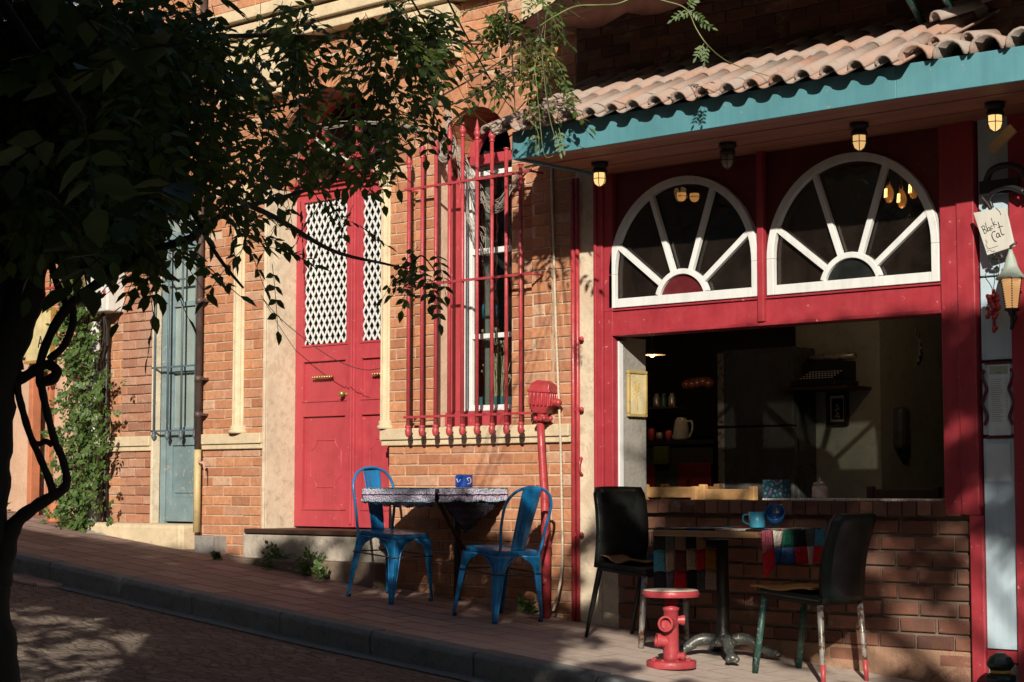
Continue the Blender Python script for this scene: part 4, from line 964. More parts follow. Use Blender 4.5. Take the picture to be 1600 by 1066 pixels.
sh = MB(); sh.box(-.24,.24,-.16,.12,-.02,0); obj(sh, 'wall_shelf', M['wood_dark'], (tw.x, 1.63, tw.z-.001), 'dark shelf carrying the typewriter', 'shelf', bevel=.003)
x0, x1, z0, z1 = rect(1293, 614, 1326, 664, 1.74); pf = thing('picture', ((x0+x1)/2, 1.74, (z0+z1)/2), 'small dark framed picture of white flowers on the grey inner wall', 'picture'); hx, hz = (x1-x0)/2, (z1-z0)/2
mb = MB(); 
for a in ((-hx,hx,hz-.02,hz),(-hx,hx,-hz,-hz+.02)): mb.box(a[0],a[1],-.02,.005,a[2],a[3])
for a in ((-hx,-hx+.02),(hx-.02,hx)): mb.box(a[0],a[1],-.0195,.005,-hz+.0205,hz-.0205)
mb.build('frame', M['black'], pf)
mb = MB(); mb.box(-hx+.021,hx-.021,-.006,.004,-hz+.021,hz-.021); mb.build('mount', M['white'], pf)
mb = MB(); mb.box(-hx+.034,hx-.034,-.009,-.0062,-hz+.036,hz-.036); mb.build('image', M['room'], pf)
mb = MB()
for q_ in ((0,.02),(.008,.0),(-.008,-.008),(.004,-.03),(-.006,-.045),(.01,-.05)): mb.sphere((q_[0],-.010,q_[1]), .011, n=8, sc3=(1,.15,.8))
mb.build('flowers', M['stone'], pf)
q = W(1418, 545, 2.2); mb = MB(); mb.ring((0,0), .085, .10, 0, 2*math.pi, -.02, .0, 40, zs=1.45)
for k in range(22): a = 2*math.pi*k/22; mb.sphere((.10*math.cos(a), -.015, .145*math.sin(a)), .013, n=6)
obj(mb, 'oval_frame', M['steel'], q, 'oval ornate frame hanging in the dark at the back right', 'frame')
q = W(1383, 545, 2.0); mb = MB(); mb.box(-.03,.03,-.01,.02,-.14,.14); mb.box(-.035,.04,-.012,.02,-.27,-.15); obj(mb, 'wooden_plaque', M['wood_table'], q, 'narrow orange brown wooden plaque left of the oval frame', 'plaque', bevel=.004)
q = W(1405, 670, 2.0); mb = MB(); mb.box(-.09,.09,-.11,0,-.13,.13); obj(mb, 'hand_dryer', paint('dryer_grey', (.10,.11,.11), .3), q, 'grey wall mounted hand dryer at the back of the cafe', 'hand dryer', bevel=.03)
# back counter with crockery
bc = thing('back_counter', (W(1060,690,2.4).x, 2.4, -1.02), 'dark kitchen counter with red drawers at the back left of the cafe', 'counter')
zc = W(1060,688,2.4).z+1.02; mb = MB(); mb.box(-.35,.32,-.02,.5,zc-.03,zc); mb.build('worktop', M['black'], bc)
mb = MB(); mb.box(-.33,.30,.0,.48,0,zc-.031); mb.build('cabinet', M['room'], bc)
mb = MB(); mb.box(.02,.30,-.03,-.001,.1,zc-.16); mb.box(-.33,-.20,-.03,-.001,.1,zc-.16); mb.build('drawer', paint('drawer_red', (.10,.008,.008), .4), bc, bevel=.004)
mb = MB(); mb.box(-.20,-.07,-.03,-.001,zc-.17,zc-.04); mb.build('olive_box', paint('olive', (.05,.06,.012), .5), bc, bevel=.004)
zc -= 1.02
q = W(1065, 685, 2.45); kt = thing('kettle', (q.x, 2.45, zc), 'pale electric kettle on the back counter', 'kettle'); mb = MB(); mb.lathe([(.06,0),(.065,.02),(.055,.09),(.045,.14),(.03,.16),(0,.165)], n=18); mb.build('body', M['jamb'], kt)
mb = MB(); mb.tube(smooth_path([(.045,0,.13),(.09,0,.13),(.095,0,.07),(.07,0,.02)], 4), .009, 7); mb.build('handle', M['jamb'], kt)
for i, (px, mt_, h) in enumerate(((1015, 'pipe_red', .09), (1028,'steel',.06), (1042,'red',.07), (1053,'steel',.04))):
    mb = MB(); mb.lathe([(.02,0),(.026,h*.5),(.026,h*.8),(.018,h)], n=14); q = W(px, 680, 2.4); obj(mb, 'cup', M[mt_], (q.x, 2.42, zc), ['dark red bottle at the left end of the back counter','small steel cup beside the dark red bottle','red cup on the back counter left of the kettle','low steel cup next to the kettle'][i], 'cup', 'cups on the back counter')
q = W(1040, 637, 2.6); mb = MB(); mb.box(-.16,.16,-.08,.1,-.012,0); obj(mb, 'bottle_shelf', M['wood_dark'], q, 'small back wall shelf with three jars', 'shelf')
for i, px in enumerate((1026, 1037, 1050)):
    mb = MB(); mb.lathe([(.024,0),(.026,.01),(.026,.07),(.015,.085),(.015,.10),(0,.101)], n=14); p_ = W(px, 637, 2.58); obj(mb, 'jar', M['steel'] if i != 1 else M['greenleg'], (p_.x, 2.58, q.z+.001), ['steel jar at the left of the back shelf','green round jar in the middle of the back shelf','steel jar at the right of the back shelf'][i], 'jar', 'jars on the back shelf')
mb = MB(); q = W(1092, 598, 2.5)
for k in range(5): mb.sphere((-.10+k*.05, 0, random.uniform(-.015,.015)), .045, n=12, sc3=(1,1,.8))
mb.tube([(-.1,0,.03),(.1,0,.03)], .005, 6); obj(mb, 'copper_moulds', paint('copper', (.09,.03,.02), .25), q, 'row of round copper moulds hanging at the back left', 'moulds')
q = W(1019, 553, 1.9); pl = thing('pendant_lamp', q, 'flat enamel pendant lamp with a lit bulb at the back left', 'lamp')
mb = MB(); mb.lathe([(.09,-.008),(.085,-.002),(.03,.014),(.02,.03),(0,.03)], n=24); mb.tube([(0,0,.03),(0,0,1.95-q.z)], .004, 6); mb.build('lamp_shade', M['mortar_dark'], pl, solid=.002)
mb = MB(); mb.sphere((0,0,-.004), .02, n=10); mb.build('bulb', emis('pendant_glow', (1,.7,.3), 2.5), pl)
# filament bulbs behind the right fan window
amber = emis('amber_glass', (1,.36,.08), 1.6, (.3,.12,.04))
for i, (px, py) in enumerate(((1389,303),(1409,311),(1427,296))):
    q = W(px, py, .75); o = thing('filament_bulb', q, ['amber filament bulb hanging leftmost behind the right fan window','lowest amber filament bulb behind the right fan window','amber filament bulb hanging rightmost behind the right fan window'][i], 'bulb', 'filament bulbs behind the fan window')
    mb = MB(); mb.lathe([(0,-.052),(.015,-.045),(.024,-.02),(.028,.0),(.024,.02),(.014,.04),(.012,.05)], n=18); mb.build('glass', amber, o)
    mb = MB()
    for k in range(3): a_ = 4.0+k*.45; mb.tube([(.021*math.cos(a_), .021*math.sin(a_)-.010, -.022), (.017*math.cos(a_), .017*math.sin(a_)-.010, .026)], .0018, 5)
    mb.build('filament', emis('filament', (1,.55,.2), 40), o)
    mb = MB(); mb.lathe([(.013,.045),(.013,.075),(.004,.08)], n=12); mb.tube([(0,0,.078),(0,0,1.95-q.z)], .003, 5); mb.build('holder', M['brass'], o)
for i, (px, py) in enumerate(((1065,307),(1085,308))):
    q = W(px, py, .5); o = thing('globe_lamp', q, ['left one of two lit caged lamps glowing behind the left fan window','right one of two lit caged lamps glowing behind the left fan window'][i], 'lamp', 'pair of lamps behind the left fan window')
    mb = MB(); mb.lathe([(0,-.03),(.018,-.024),(.027,-.008),(.028,.012),(.026,.02)], n=16); mb.build('glass', emis('globe_glow', (1,.45,.14), 3.5, (.5,.3,.15)), o)
    mb = MB(); mb.lathe([(.03,.02),(.03,.04),(.012,.05),(.012,1.95-q.z)], n=14); mb.tube([(.029*math.cos(2*math.pi*k/16), .029*math.sin(2*math.pi*k/16), .0) for k in range(16)], .002, 5, closed=True); mb.build('fitting', M['iron'], o)
for nm, par_, loc_, en in (('pendant_light', pl, (0,0,-.05), 2.6), ('filament_light', bpy.data.objects['filament_bulb.001'], (0,0,-.10), 4.0)):
    ld = bpy.data.lights.new(nm, 'POINT'); ld.energy = en; ld.color = (1,.66,.36); ld.shadow_soft_size = .03; lo = bpy.data.objects.new(nm, ld); sc.collection.objects.link(lo); lo.parent = par_; lo.location = loc_
# picture on the jamb
mb = MB(); jz0, jz1 = W(985,652,.15).z, W(985,580,.15).z; pj2 = thing('jamb_picture', (.812, .15, (jz0+jz1)/2), 'gilt framed yellow tree print hanging on the cement jamb', 'picture'); hz = (jz1-jz0)/2
for (a, b, c, d) in ((-.085,.085,hz-.018,hz),(-.085,.085,-hz,-hz+.018)): mb.box(-.008,.012,a,b,c,d)
for (a, b) in ((-.085,-.067),(.067,.085)): mb.box(-.0075,.0115,a,b,-hz+.0185,hz-.0185)
mb.build('frame', paint('gilt', (.45,.33,.12), .5, wear=.2), pj2, bevel=.004)
mb = MB(); mb.box(-.006,.004,-.066,.066,-hz+.0185,hz-.0185); mb.build('print', paint('print_cream', (.62,.54,.33), .6), pj2)
mb = MB(); mb.tube([(.005,.0,-hz+.04),(.005,-.005,-.01)], .002, 5)
for k in range(60): mb.sphere((.005, random.gauss(-.01,.022), random.gauss(.03,.028)), .0035, n=5)
mb.build('printed_tree', paint('print_gold', (.5,.33,.04), .6), pj2)
# inner table with cloths, tin, jar
it = thing('counter_table', (1.95, .48, -1.0), 'long table just inside the open counter covered by pale lace', 'table'); ZT = ZC+1.0+.006
mb = MB(); mb.box(-.36,.85,-.22,.24,ZT-.035,ZT-.004); mb.build('tabletop', M['wood_table'], it, bevel=.004)
for sx in (-.30,.78):
    for sy in (-.18,.18): mb = MB(); mb.box(sx-.02,sx+.02,sy-.02,sy+.02,0,ZT-.036); mb.build('leg', M['wood_table'], it)
def laced(x0, x1, y0, y1, z, n=60):
    mb = MB(); vs = []; fs = []
    mb.box(x0, x1, y0, y1, z, z+.006)
    k = 0; xx = x0
    while xx < x1: mb.sphere((xx, y0, z), .009, n=6); xx += .018
    return mb
o = laced(-.35, .10, -.24, .2, 0).build('lace_cloth', paint('lace_white', (.62,.62,.64), .9, var=.2, scale=40), bevel=.002); o.location = (1.95,.48,ZT-1.003); tag(o, 'white lace cloth on the counter table under the painted tin', 'tablecloth')
o = laced(.11, .72, -.235, .2, 0).build('lace_cloth', paint('lace_cream', (.66,.62,.55), .9, var=.2, scale=40), bevel=.002); o.location = (1.95,.48,ZT-1.003); tag(o, 'white and orange cloth on the counter table under the glass jar', 'tablecloth')
tz = ZT-.996; q = W(1214, 772, .40); tn = MB(); tn.box(-.062,.062,-.05,.05,0,.10); tq = NT('painted_tin'); vo = tq.n('ShaderNodeTexVoronoi', {'Vector': tq.co, 'Scale': 34.0}).outputs['Distance']; tm_ = tq.fin(tq.ramp(vo, [(.1,(.25,.35,.38)), (.35,(.02,.10,.13)), (.6,(.01,.05,.08)), (.8,(.25,.2,.3))]), .3)
obj(tn, 'painted_tin', tm_, (q.x, .40, tz), 'square dark teal painted tin on the counter', 'tin', bevel=.006)
q = W(1281, 772, .42); jr = thing('glass_jar', (q.x, .42, tz), 'small glass jar with round knob lid on the counter', 'jar'); mb = MB(); mb.lathe([(.038,0),(.042,.01),(.042,.055),(.033,.07)], n=20); mb.build('body', paint('sugar', (.55,.45,.4), .4, var=.4, scale=30), jr)
mb = MB(); mb.lathe([(.036,.07),(.036,.078),(.02,.09),(.008,.094),(.012,.106),(0,.112)], n=20); mb.build('lid', M['steel'], jr)
# wooden chairs inside
def wood_chair(loc, rz, lab, mat='wood_chair', h=.92):
    o = thing('wooden_chair', loc, lab, 'chair', 'wooden chairs inside the cafe', rz); hh = h
    for s_ in (-1, 1):
        mb = MB(); mb.box(-.02,.02,s_*.20-.02,s_*.20+.02,.0,hh); mb.build('back_post', M[mat], o, bevel=.006)
        mb = MB(); mb.box(.34,.38,s_*.19-.018,s_*.19+.018,.0,.44); mb.build('leg', M[mat], o, bevel=.004)
    mb = MB(); mb.box(.0,.40,-.2,.2,.44,.465); mb.build('seat', M[mat], o, bevel=.006)
    mb = MB(); mb.box(-.012,.012,-.18,.18,hh-.075,hh-.015); mb.box(-.01,.01,-.18,.18,hh-.22,hh-.16); mb.build('back_rail', M[mat], o, bevel=.006)
    return o
def chair_top(px0, px1, py, y): a = W(px0, py, y); return a.x
fl = -1.0
c1 = W(1053, 757, .34); wood_chair((c1.x, .34, fl), R(92), 'pale wooden chair back at the left just above the counter', h=c1.z-fl)
c1 = W(1131, 760, .34); wood_chair((c1.x, .34, fl), R(88), 'pale wooden chair back right of its twin above the counter', h=c1.z-fl)
c1 = W(1080, 756, .82); wood_chair((c1.x, .82, fl), R(-92), 'yellowish wooden chair half hidden behind the two pale chair backs', h=c1.z-fl)
c1 = W(1412, 760, .9); wood_chair((c1.x, .9, fl), R(92), 'dark wooden chair in the shade at the right end of the counter', 'wood_dark', h=c1.z-fl)
# ================================================================= street furniture
def tolix(loc, rz, lab):
    o = thing('metal_chair', loc, lab, 'chair', 'blue metal chairs at the lace covered table', rz); m = M['blue']
    H = .445; S = .172; FT = .205
    mb = MB(); n = 14; P = []
    def rr(s, k, c=.05):     # rounded square of half side s
        out = []
        for q in range(4):
            cx, cy = ((1,1),(-1,1),(-1,-1),(1,-1))[q]
            for j in range(5): a = math.pi/2*q+math.pi/2*j/4; out.append((cx*(s-c)+c*math.cos(a), cy*(s-c)+c*math.sin(a)))
        return out
    rings = [(S-.06,H-.012,.04),(S-.025,H-.008,.045),(S-.012,H+.002,.05),(S,H,.05),(S+.003,H-.008,.05),(S+.003,H-.035,.05)]
    vs = []; 
    for s_, z_, c_ in rings: vs += [(x_, y_, z_) for x_, y_ in rr(s_, 0, c_)]
    N = 20; fs = [tuple(range(N))]+[(i*N+k, (i+1)*N+k, (i+1)*N+(k+1) % N, i*N+(k+1) % N) for i in range(len(rings)-1) for k in range(N)]
    mb.add(vs, fs, 0, True); mb.build('seat', m, o, solid=.003)
    zl = [H-.03, .40, .385, .365, .34, .31, .28, .22, .15, .08, .02, 0]
    def sO(z): return S+(FT-S)*(1-z/H)**1.0
    def inner(z):
        ra = .135; zc_ = .275
        if z >= zc_: return ra*math.sqrt(max(0, 1-((z-zc_)/(ra-.005))**2)) if z-zc_ < ra-.005 else 0
        wl = .055-.030*(zc_-z)/zc_ if z > .02 else .027
        return sO(z)-(sO(zc_)-ra)*(1-(zc_-z)/zc_)-.016*(zc_-z)/zc_-0
    for q in range(4):
        sx, sy = ((1,1),(-1,1),(-1,-1),(1,-1))[q]; mb = MB()
        for ax_ in (0, 1):
            V = []
            for z in zl:
                so_, si = sO(z), min(inner(z), sO(z)-.018)
                dpl = so_+.002
                for t_, bul in ((si, 0), (so_-.022, .0), (so_-.006, -.001), (so_, -.006)):
                    p = (t_*sx, (dpl+bul)*sy, z) if ax_ == 0 else ((dpl+bul)*sx, t_*sy, z); V.append(p)
            mb.add(V, [(i*4+k, i*4+k+1, (i+1)*4+k+1, (i+1)*4+k) for i in range(len(zl)-1) for k in range(3)], 0, True)
            edge = [(min(inner(z), sO(z)-.018), z) for z in zl[1:]]
            mb.tube([((t_*sx, (sO(z)+.001)*sy, z) if ax_ == 0 else ((sO(z)+.001)*sx, t_*sy, z)) for t_, z in edge], .0042, 6)
        mb.tube([((sO(z)-.004)*sx, (sO(z)-.004)*sy, z) for z in zl], [.006]*len(zl), 6)
        mb.build('leg', m, o, solid=.0025)
        mb = MB(); mb.lathe([(.013,0),(.015,.012),(.012,.02)], ((FT-.012)*sx, (FT-.012)*sy, -.001), 10); mb.build('foot', M['black'], o)
    mb = MB(); mb.tube(smooth_path([(-S+.01,-S+.01,H-.05), (-S-.008,-S+.0,H+.02), (-.195,-S-.018,H+.16), (-.225,-S-.022,H+.29), (-.245,-.150,H+.365), (-.255,-.075,H+.40), (-.257,0,H+.408), (-.255,.075,H+.40), (-.245,.150,H+.365), (-.225,S+.022,H+.29), (-.195,S+.018,H+.16), (-S-.008,S,H+.02), (-S+.01,S-.01,H-.05)], 5), .0095, 9); mb.build('back_hoop', m, o)
    mb = MB(); V = []; nz, ny = 16, 12
    for i in range(nz+1):
        f = i/nz; z = H-.01+f*.418; x_ = -.150-.108*f-.0*f; w_ = .060+.022*f
        for k in range(ny+1):
            g = (k/ny-.5)*2; rib = (.0035*abs(math.sin(g*math.pi*1.5)) if .18 < f < .88 else 0); V.append((x_-.014*(1-g*g)+rib, g*w_, z))
    mb.add(V, [(i*(ny+1)+k, i*(ny+1)+k+1, (i+1)*(ny+1)+k+1, (i+1)*(ny+1)+k) for i in range(nz) for k in range(ny)], 0, True); mb.build('back_splat', m, o, solid=.003)
    mb = MB()
    for s_ in (-1, 1): mb.tube([(-.185,s_*.19,.30),(.185,s_*.19,.30)], .005, 6); mb.tube([(s_*.185,-.185,.30),(s_*.185,.185,.30)], .005, 6)
    mb.build('stretcher', M['iron'], o); return o
def seatpt(x, y): return (x, y, gz(x))
def level(o, x, y, k=1.0): # rest on the sloping pavement
    o.rotation_mode = 'XYZ'; s_ = .097 if x < 0 else .086
    o.matrix_world = Matrix.Translation((x, y, gz(x)+.002)) @ Matrix.Rotation(math.atan(s_), 4, 'Y') @ Matrix.Rotation(o.rotation_euler.z, 4, 'Z') @ Matrix.Scale(k, 4)
c1 = tolix((0,0,0), R(3), 'blue metal chair left of the lace covered table, facing right by the red door')
c2 = dup(c1, (0,0,0), R(174), 'blue metal chair right of the lace covered table, seen from behind its back')
level(c1, -.565, -.44, .875); level(c2, .262, -.41, .875)
# wall table with crocheted cloth
TX0, TX1, TY0, TY1 = -.62, -.03, -.60, -.03; TZ = -.012
tb = thing('side_table', ((TX0+TX1)/2, (TY0+TY1)/2, gz(-.32)), 'dark folding table against the brick wall under the barred window', 'table'); oz = gz(-.32); hx, hy = (TX1-TX0)/2, (TY1-TY0)/2
mb = MB(); mb.box(-hx,hx,-hy,hy,TZ-.028-oz,TZ-.004-oz); mb.build('tabletop', M['wood_dark'], tb, bevel=.004)
mb = MB(); mb.tube([(-.06,hy-.03,.0-.0),(-.06,hy-.03,TZ-.03-oz)], .019, 10); mb.build('leg', M['iron'], tb)
mb = MB(); mb.tube([(.02,hy-.02,.25),(.10,-.10,TZ-.03-oz)], .014, 8); mb.build('brace', M['wood_dark'], tb)
def knit(name, c1_, c2_, c3_, axis='Z', s=95):
    t = NT(name); sep = t.n('ShaderNodeSeparateXYZ', {0: t.co}); 
    wv = t.n('ShaderNodeTexWave', {'Vector': t.map((1,1,1)), 'Scale': s/12, 'Distortion': .3, 'Detail': 0}, bands_direction=axis).outputs['Fac']
    vo = t.n('ShaderNodeTexVoronoi', {'Vector': t.co, 'Scale': float(s)}).outputs['Distance']
    col = t.ramp(wv, [(0,c1_),(.18,c2_),(.34,c3_)], 'CONSTANT'); col = t.mix(t.ramp(vo, [(.4,0),(.7,.35)]), col, (.04,.04,.06)); t.bump(vo, -.008)
    return t.fin(col, .95, spec=.1)
def lacemat(name):
    t = NT(name); z_ = t.n('ShaderNodeSeparateXYZ', {0: t.co}).outputs[2]
    f = t.n('ShaderNodeMapRange', {'Value': z_, 'From Min': -.10, 'From Max': .006}).outputs[0]
    vo = t.n('ShaderNodeTexVoronoi', {'Vector': t.co, 'Scale': 110.0}).outputs['Distance']
    f = t.math('ADD', f, t.math('MULTIPLY', t.math('SUBTRACT', t.noise(30, 2), .5), .12))
    col = t.ramp(f, [(0,(.03,.03,.05)), (.22,(.40,.50,.62)), (.40,(.56,.46,.62)), (.56,(.05,.05,.09)), (.64,(.55,.50,.66)), (.80,(.50,.58,.68)), (.93,(.03,.03,.06))], 'CONSTANT')
    col = t.mix(t.ramp(vo, [(.45,0),(.75,.4)]), col, (.03,.03,.05)); t.bump(vo, -.01); return t.fin(col, .95, spec=.1)
lace = lacemat('lace_edge')
lace_top = knit('crochet_top', (.52,.42,.50), (.5,.48,.55), (.42,.36,.46), 'X')
cl = thing('crochet_cloth', ((TX0+TX1)/2, (TY0+TY1)/2, TZ), 'lilac and black crocheted cloth draped over the folding table', 'tablecloth')
mb = MB(); mb.box(-hx-.006,hx+.006,-hy-.006,hy,.0-.003,.004); mb.build('cloth_top', lace_top, cl, bevel=.003)
def skirt(path, depths, mats, name, amp=.006, nz=8, scal=True, outn=None):
    mb = MB(); n = len(path); V = []
    for i, (x_, y_, nx_, ny_) in enumerate(path):
        for k in range(nz+1):
            f = k/nz; d_ = depths[i]*f; off = (.006+amp*math.sin(i*.55)*f+.004*math.sin(i*1.7+k)*f); V.append((x_+nx_*off, y_+ny_*off, .003-d_))
    mb.add(V, [(i*(nz+1)+k, i*(nz+1)+k+1, (i+1)*(nz+1)+k+1, (i+1)*(nz+1)+k) for i in range(n-1) for k in range(nz)], 0, True)
    if scal:
        for i in range(n-1):
            p = Vector(V[i*(nz+1)+nz]); mb.sphere(p, .009, n=6, sc3=(.7,.7,1)); mb.sphere(Vector(V[i*(nz+1)+nz//2]), .007, n=6)
    return mb.build(name, mats, cl, solid=.004)
N = 46; p1 = [(-hx+2*hx*i/N, -hy-.004, 0, -1) for i in range(N+1)]; skirt(p1, [.072+.028*math.sin(i/N*2.4)+.006*math.sin(i*.9) for i in range(N+1)], lace, 'cloth_drop')
p2 = [(hx+.018, -hy+2*hy*i/N, 1, 0) for i in range(N+1)]; skirt(p2, [.072+.008*math.sin(i*.4) for i in range(N+1)], lace, 'cloth_drop')
p3 = [(-hx-.004, hy-2*hy*i/N, -1, 0) for i in range(N+1)]; skirt(p3, [.06+.01*math.sin(i*.3) for i in range(N+1)], lace, 'cloth_drop')
dk = knit('crochet_shaded', (.03,.03,.04), (.05,.045,.06), (.02,.02,.03))  # dark copy of the crochet, the hanging corner's shade put into its colour
p4 = [(hx+.002, -hy*.95+2*hy*.93*i/N, 1, 0) for i in range(N+1)]; skirt(p4, [.05+.20*(1-abs(i/N-.42)/(.42 if i/N < .42 else .58)) for i in range(N+1)], dk, 'cloth_corner')
q = W(725, 752, -.3); mgb = MB(); mgb.box(-.04,.04,-.04,.04,0,.075); mgb.box(-.034,.034,-.034,.034,.0755,.0765)
tb2 = thing('blue_tin', (q.x, -.3, TZ+.005), 'small cobalt blue square tin on the crocheted cloth', 'tin'); mb = MB(); mb.box(-.037,.037,-.037,.037,0,.072); mb.build('body', paint('cobalt', (.01,.06,.35), .3, var=.2), tb2, bevel=.006)
mb = MB(); mb.tube(smooth_path([(.039,-.01,.02),(.040,.015,.03),(.040,.01,.055),(.040,-.015,.05),(.040,-.0,.035)], 4), .0025, 5); mb.tube(smooth_path([(-.02,-.039,.05),(-.01,-.04,.03),(.01,-.04,.045)], 4), .0025, 5); mb.build('white_motif', M['white'], tb2)
# black chairs
def side_chair(lab, fabric, legmat, backw=.40):
    o = thing('dining_chair', (0,0,0), lab, 'chair', 'dark high backed chairs at the pedestal table')
    V = []; nz, ny = 12, 6
    for i in range(nz+1):
        f = i/nz; z = .40+f*.45; x_ = -.165-.05*f+.03*math.sin(f*3.1); w_ = backw/2*(1.0+.03*math.sin(f*3))-(.02 if i == nz else 0)
        for k in range(ny+1): g = (k/ny-.5)*2; V.append((x_-.02*(1-g*g), g*w_, z))
    mb = MB(); mb.add(V, [(i*(ny+1)+k, i*(ny+1)+k+1, (i+1)*(ny+1)+k+1, (i+1)*(ny+1)+k) for i in range(nz) for k in range(ny)], 0, True); mb.build('backrest', fabric, o, solid=.028)
    mb = MB(); mb.box(-.17,.21,-.2,.2,.405,.435); mb.build('seat', fabric, o, bevel=.012)
    mb = MB(); mb.box(-.16,.20,-.19,.19,.385,.404); mb.build('seat_frame', M['iron'], o)
    for sx in (-1, 1):
        for sy in (-1, 1):
            mb = MB(); tp = (-.155 if sx < 0 else .185, sy*.175, .39); ft = (-.215 if sx < 0 else .205, sy*.19, 0); lm = legmat[0] if sx > 0 else legmat[1]
            P0, P1 = Vector(tp), Vector(ft); mb.tube([P0, P0.lerp(P1,.5), P1], [.017,.015,.010] if sx < 0 else [.018,.018,.016], 10)
            lg = mb.build('leg', lm, o)
            if len(legmat) > 2 and sx < 0:
                mb = MB(); mb.tube([P0.lerp(P1,.74), P1], [.0138,.0115], 10); mb.build('painted_tip', legmat[2], lg)
    return o
d1 = side_chair('black vinyl high backed chair left of the pedestal table, a blue bag on its seat', M['black'], (M['steel'], M['iron']))
d1.rotation_euler.z = R(-4); level(d1, 1.175, -.32, .93)
d2 = side_chair('dark green high backed chair right of the pedestal table, with red tipped rear legs', M['blackgreen'], (M['greenleg'], M['steel'], M['red_iron']), .36)
d2.rotation_euler.z = R(178); level(d2, 2.325, -.44, .94)
bg_ = MB(); V = []; nb = 14
bg_.lathe([(.09,0),(.095,.02),(.07,.06),(.03,.085),(0,.09)], n=18); o = bg_.build('cloth_bag', paint('bag_teal', (.015,.06,.08), .5, var=.4)); o.location = (1.29,-.24,gz(1.29)+.408); o.scale = (1.1,.9,.95); tag(o, 'dark teal slouchy bag on the seat of the left black chair', 'bag')
mb = MB(); V = []
for i in range(9):
    for k in range(7): V.append((-.12+.03*i, -.10+.03*k, .012+.012*math.sin(i*1.1)*math.cos(k*.9)+.03*max(0,(3-i))*.3))
mb.add(V, [(i*7+k, i*7+k+1, (i+1)*7+k+1, (i+1)*7+k) for i in range(8) for k in range(6)], 0, True); o = mb.build('leather_scrap', paint('tan', (.22,.12,.05), .7), solid=.004); o.location = (1.17,-.38,gz(1.17)+.409); tag(o, 'curled tan leather piece on the left black chair', 'leather')
mb = MB(); V = []
for i in range(11):
    for k in range(7): V.append((-.17+.034*i, -.17+.057*k, .012+.008*math.sin(i*.8+1)*math.cos(k*.9)))
mb.add(V, [(i*7+k, i*7+k+1, (i+1)*7+k+1, (i+1)*7+k) for i in range(10) for k in range(6)], 0, True); o = mb.build('seat_cushion', paint('mustard', (.42,.22,.07), .8, var=.3), solid=.012); o.location = (2.28,-.45,gz(2.28)+.412); tag(o, 'thin flattened mustard cushion on the dark green chair', 'cushion')
# pedestal table
tq = (1.76, -.36); tz_ = gz(tq[0]); PT = thing('pedestal_table', (tq[0], tq[1], tz_), 'square wooden pedestal table with cast iron foot under a patchwork runner', 'table')
top = W(1100, 829, -.6).z-tz_; a_ = W(1021, 835, -.66).x-tq[0]; b_ = W(1183, 842, -.66).x-tq[0]; THX = (a_, b_); THY = (-.30, .27)
mb = MB(); mb.box(a_, b_, THY[0], THY[1], top-.03, top); mb.build('tabletop', M['wood_table'], PT, bevel=.004)
mb = MB(); mb.lathe([(.10,top-.05),(.10,top-.031),(0,top-.031)], n=20); mb.lathe([(.045,.10),(.05,.11),(.034,.13),(.032,.20),(.03,top-.05)][::1], n=16); mb.build('column', M['iron'], PT)
mb = MB(); mb.lathe([(.0,.06),(.06,.062),(.075,.08),(.06,.10),(.045,.108)], n=18)
for k in range(4):
    a = R(45+90*k+0); d = Vector((math.cos(a), math.sin(a), 0)); mb.tube(smooth_path([d*.03+Vector((0,0,.09)), d*.12+Vector((0,0,.095)), d*.19+Vector((0,0,.05)), d*.25+Vector((0,0,.028))], 5), [.030]*5+[.027]*5+[.022]*5+[.02], 9)
    mb.sphere(d*.26+Vector((0,0,.026)), .03, n=10, sc3=(1.1,1,.8))
    for s_ in (-1, 1): mb.sphere(d*.275+Vector((-d.y,d.x,0))*.02*s_+Vector((0,0,.018)), .017, n=8)
mb.build('base', paint('foot_iron', (.05,.055,.05), .35, wear=.2, wc=(.35,.35,.32), scale=14), PT)
pal = [(.03,.03,.035),(.10,.11,.12),(.22,.15,.11),(.02,.02,.022),(.30,.18,.10),(.07,.27,.38),(.38,.29,.24),(.13,.05,.045),(.50,.02,.03),(.32,.15,.02),(.55,.52,.46),(.05,.12,.30),(.01,.09,.06),(.42,.10,.14),(.15,.13,.2),(.08,.09,.05)]
def knitm(i, c):
    t = NT('knit_wool'); vo = t.n('ShaderNodeTexVoronoi', {'Vector': t.co, 'Scale': 120.0}).outputs['Distance']; col = t.mix(t.ramp(vo, [(.2,0),(.6,.5)]), c, mul(c,.45)); t.bump(vo, -.006); return t.fin(col, .95, spec=.1)
pm = [knitm(i, c) for i, c in enumerate(pal)]+[M['black']]
pw = thing('patchwork_runner', (tq[0], tq[1], tz_+top), 'knitted patchwork runner of coloured squares hanging over both ends of the pedestal table', 'table runner')
def patches(name, rows, org, ux, uz, w_, h_, wob, drop=None):
    mb = MB(); ns = 4
    for r_, row in enumerate(rows):
        for c_, ci in enumerate(row):
            if ci is None: continue
            V = []
            for i in range(ns+1):
                for k in range(ns+1):
                    u = (c_+i/ns*.97+.015); v = (r_+k/ns*.97+.015); dd = wob(u, v); V.append(Vector(org)+Vector(ux)*u*w_+Vector(uz)*v*h_*(drop(u) if drop else 1)+dd)
            mb.add(V, [(i*(ns+1)+k, i*(ns+1)+k+1, (i+1)*(ns+1)+k+1, (i+1)*(ns+1)+k) for i in range(ns) for k in range(ns)], ci, True)
    return mb.build(name, pm, pw, solid=.007)
yA = .24
patches('hanging_end', [[0,1,2,3,4,0],[5,6,7,6,8,9],[0,14,8,3,1,6]], (a_-.008, THY[0]+.02, .002), (0,1,0), (0,0,-1), .088, .107, lambda u, v: Vector((-.006+.008*math.sin(u*2.3)*v*.5, 0, .004*math.sin(u*4))))
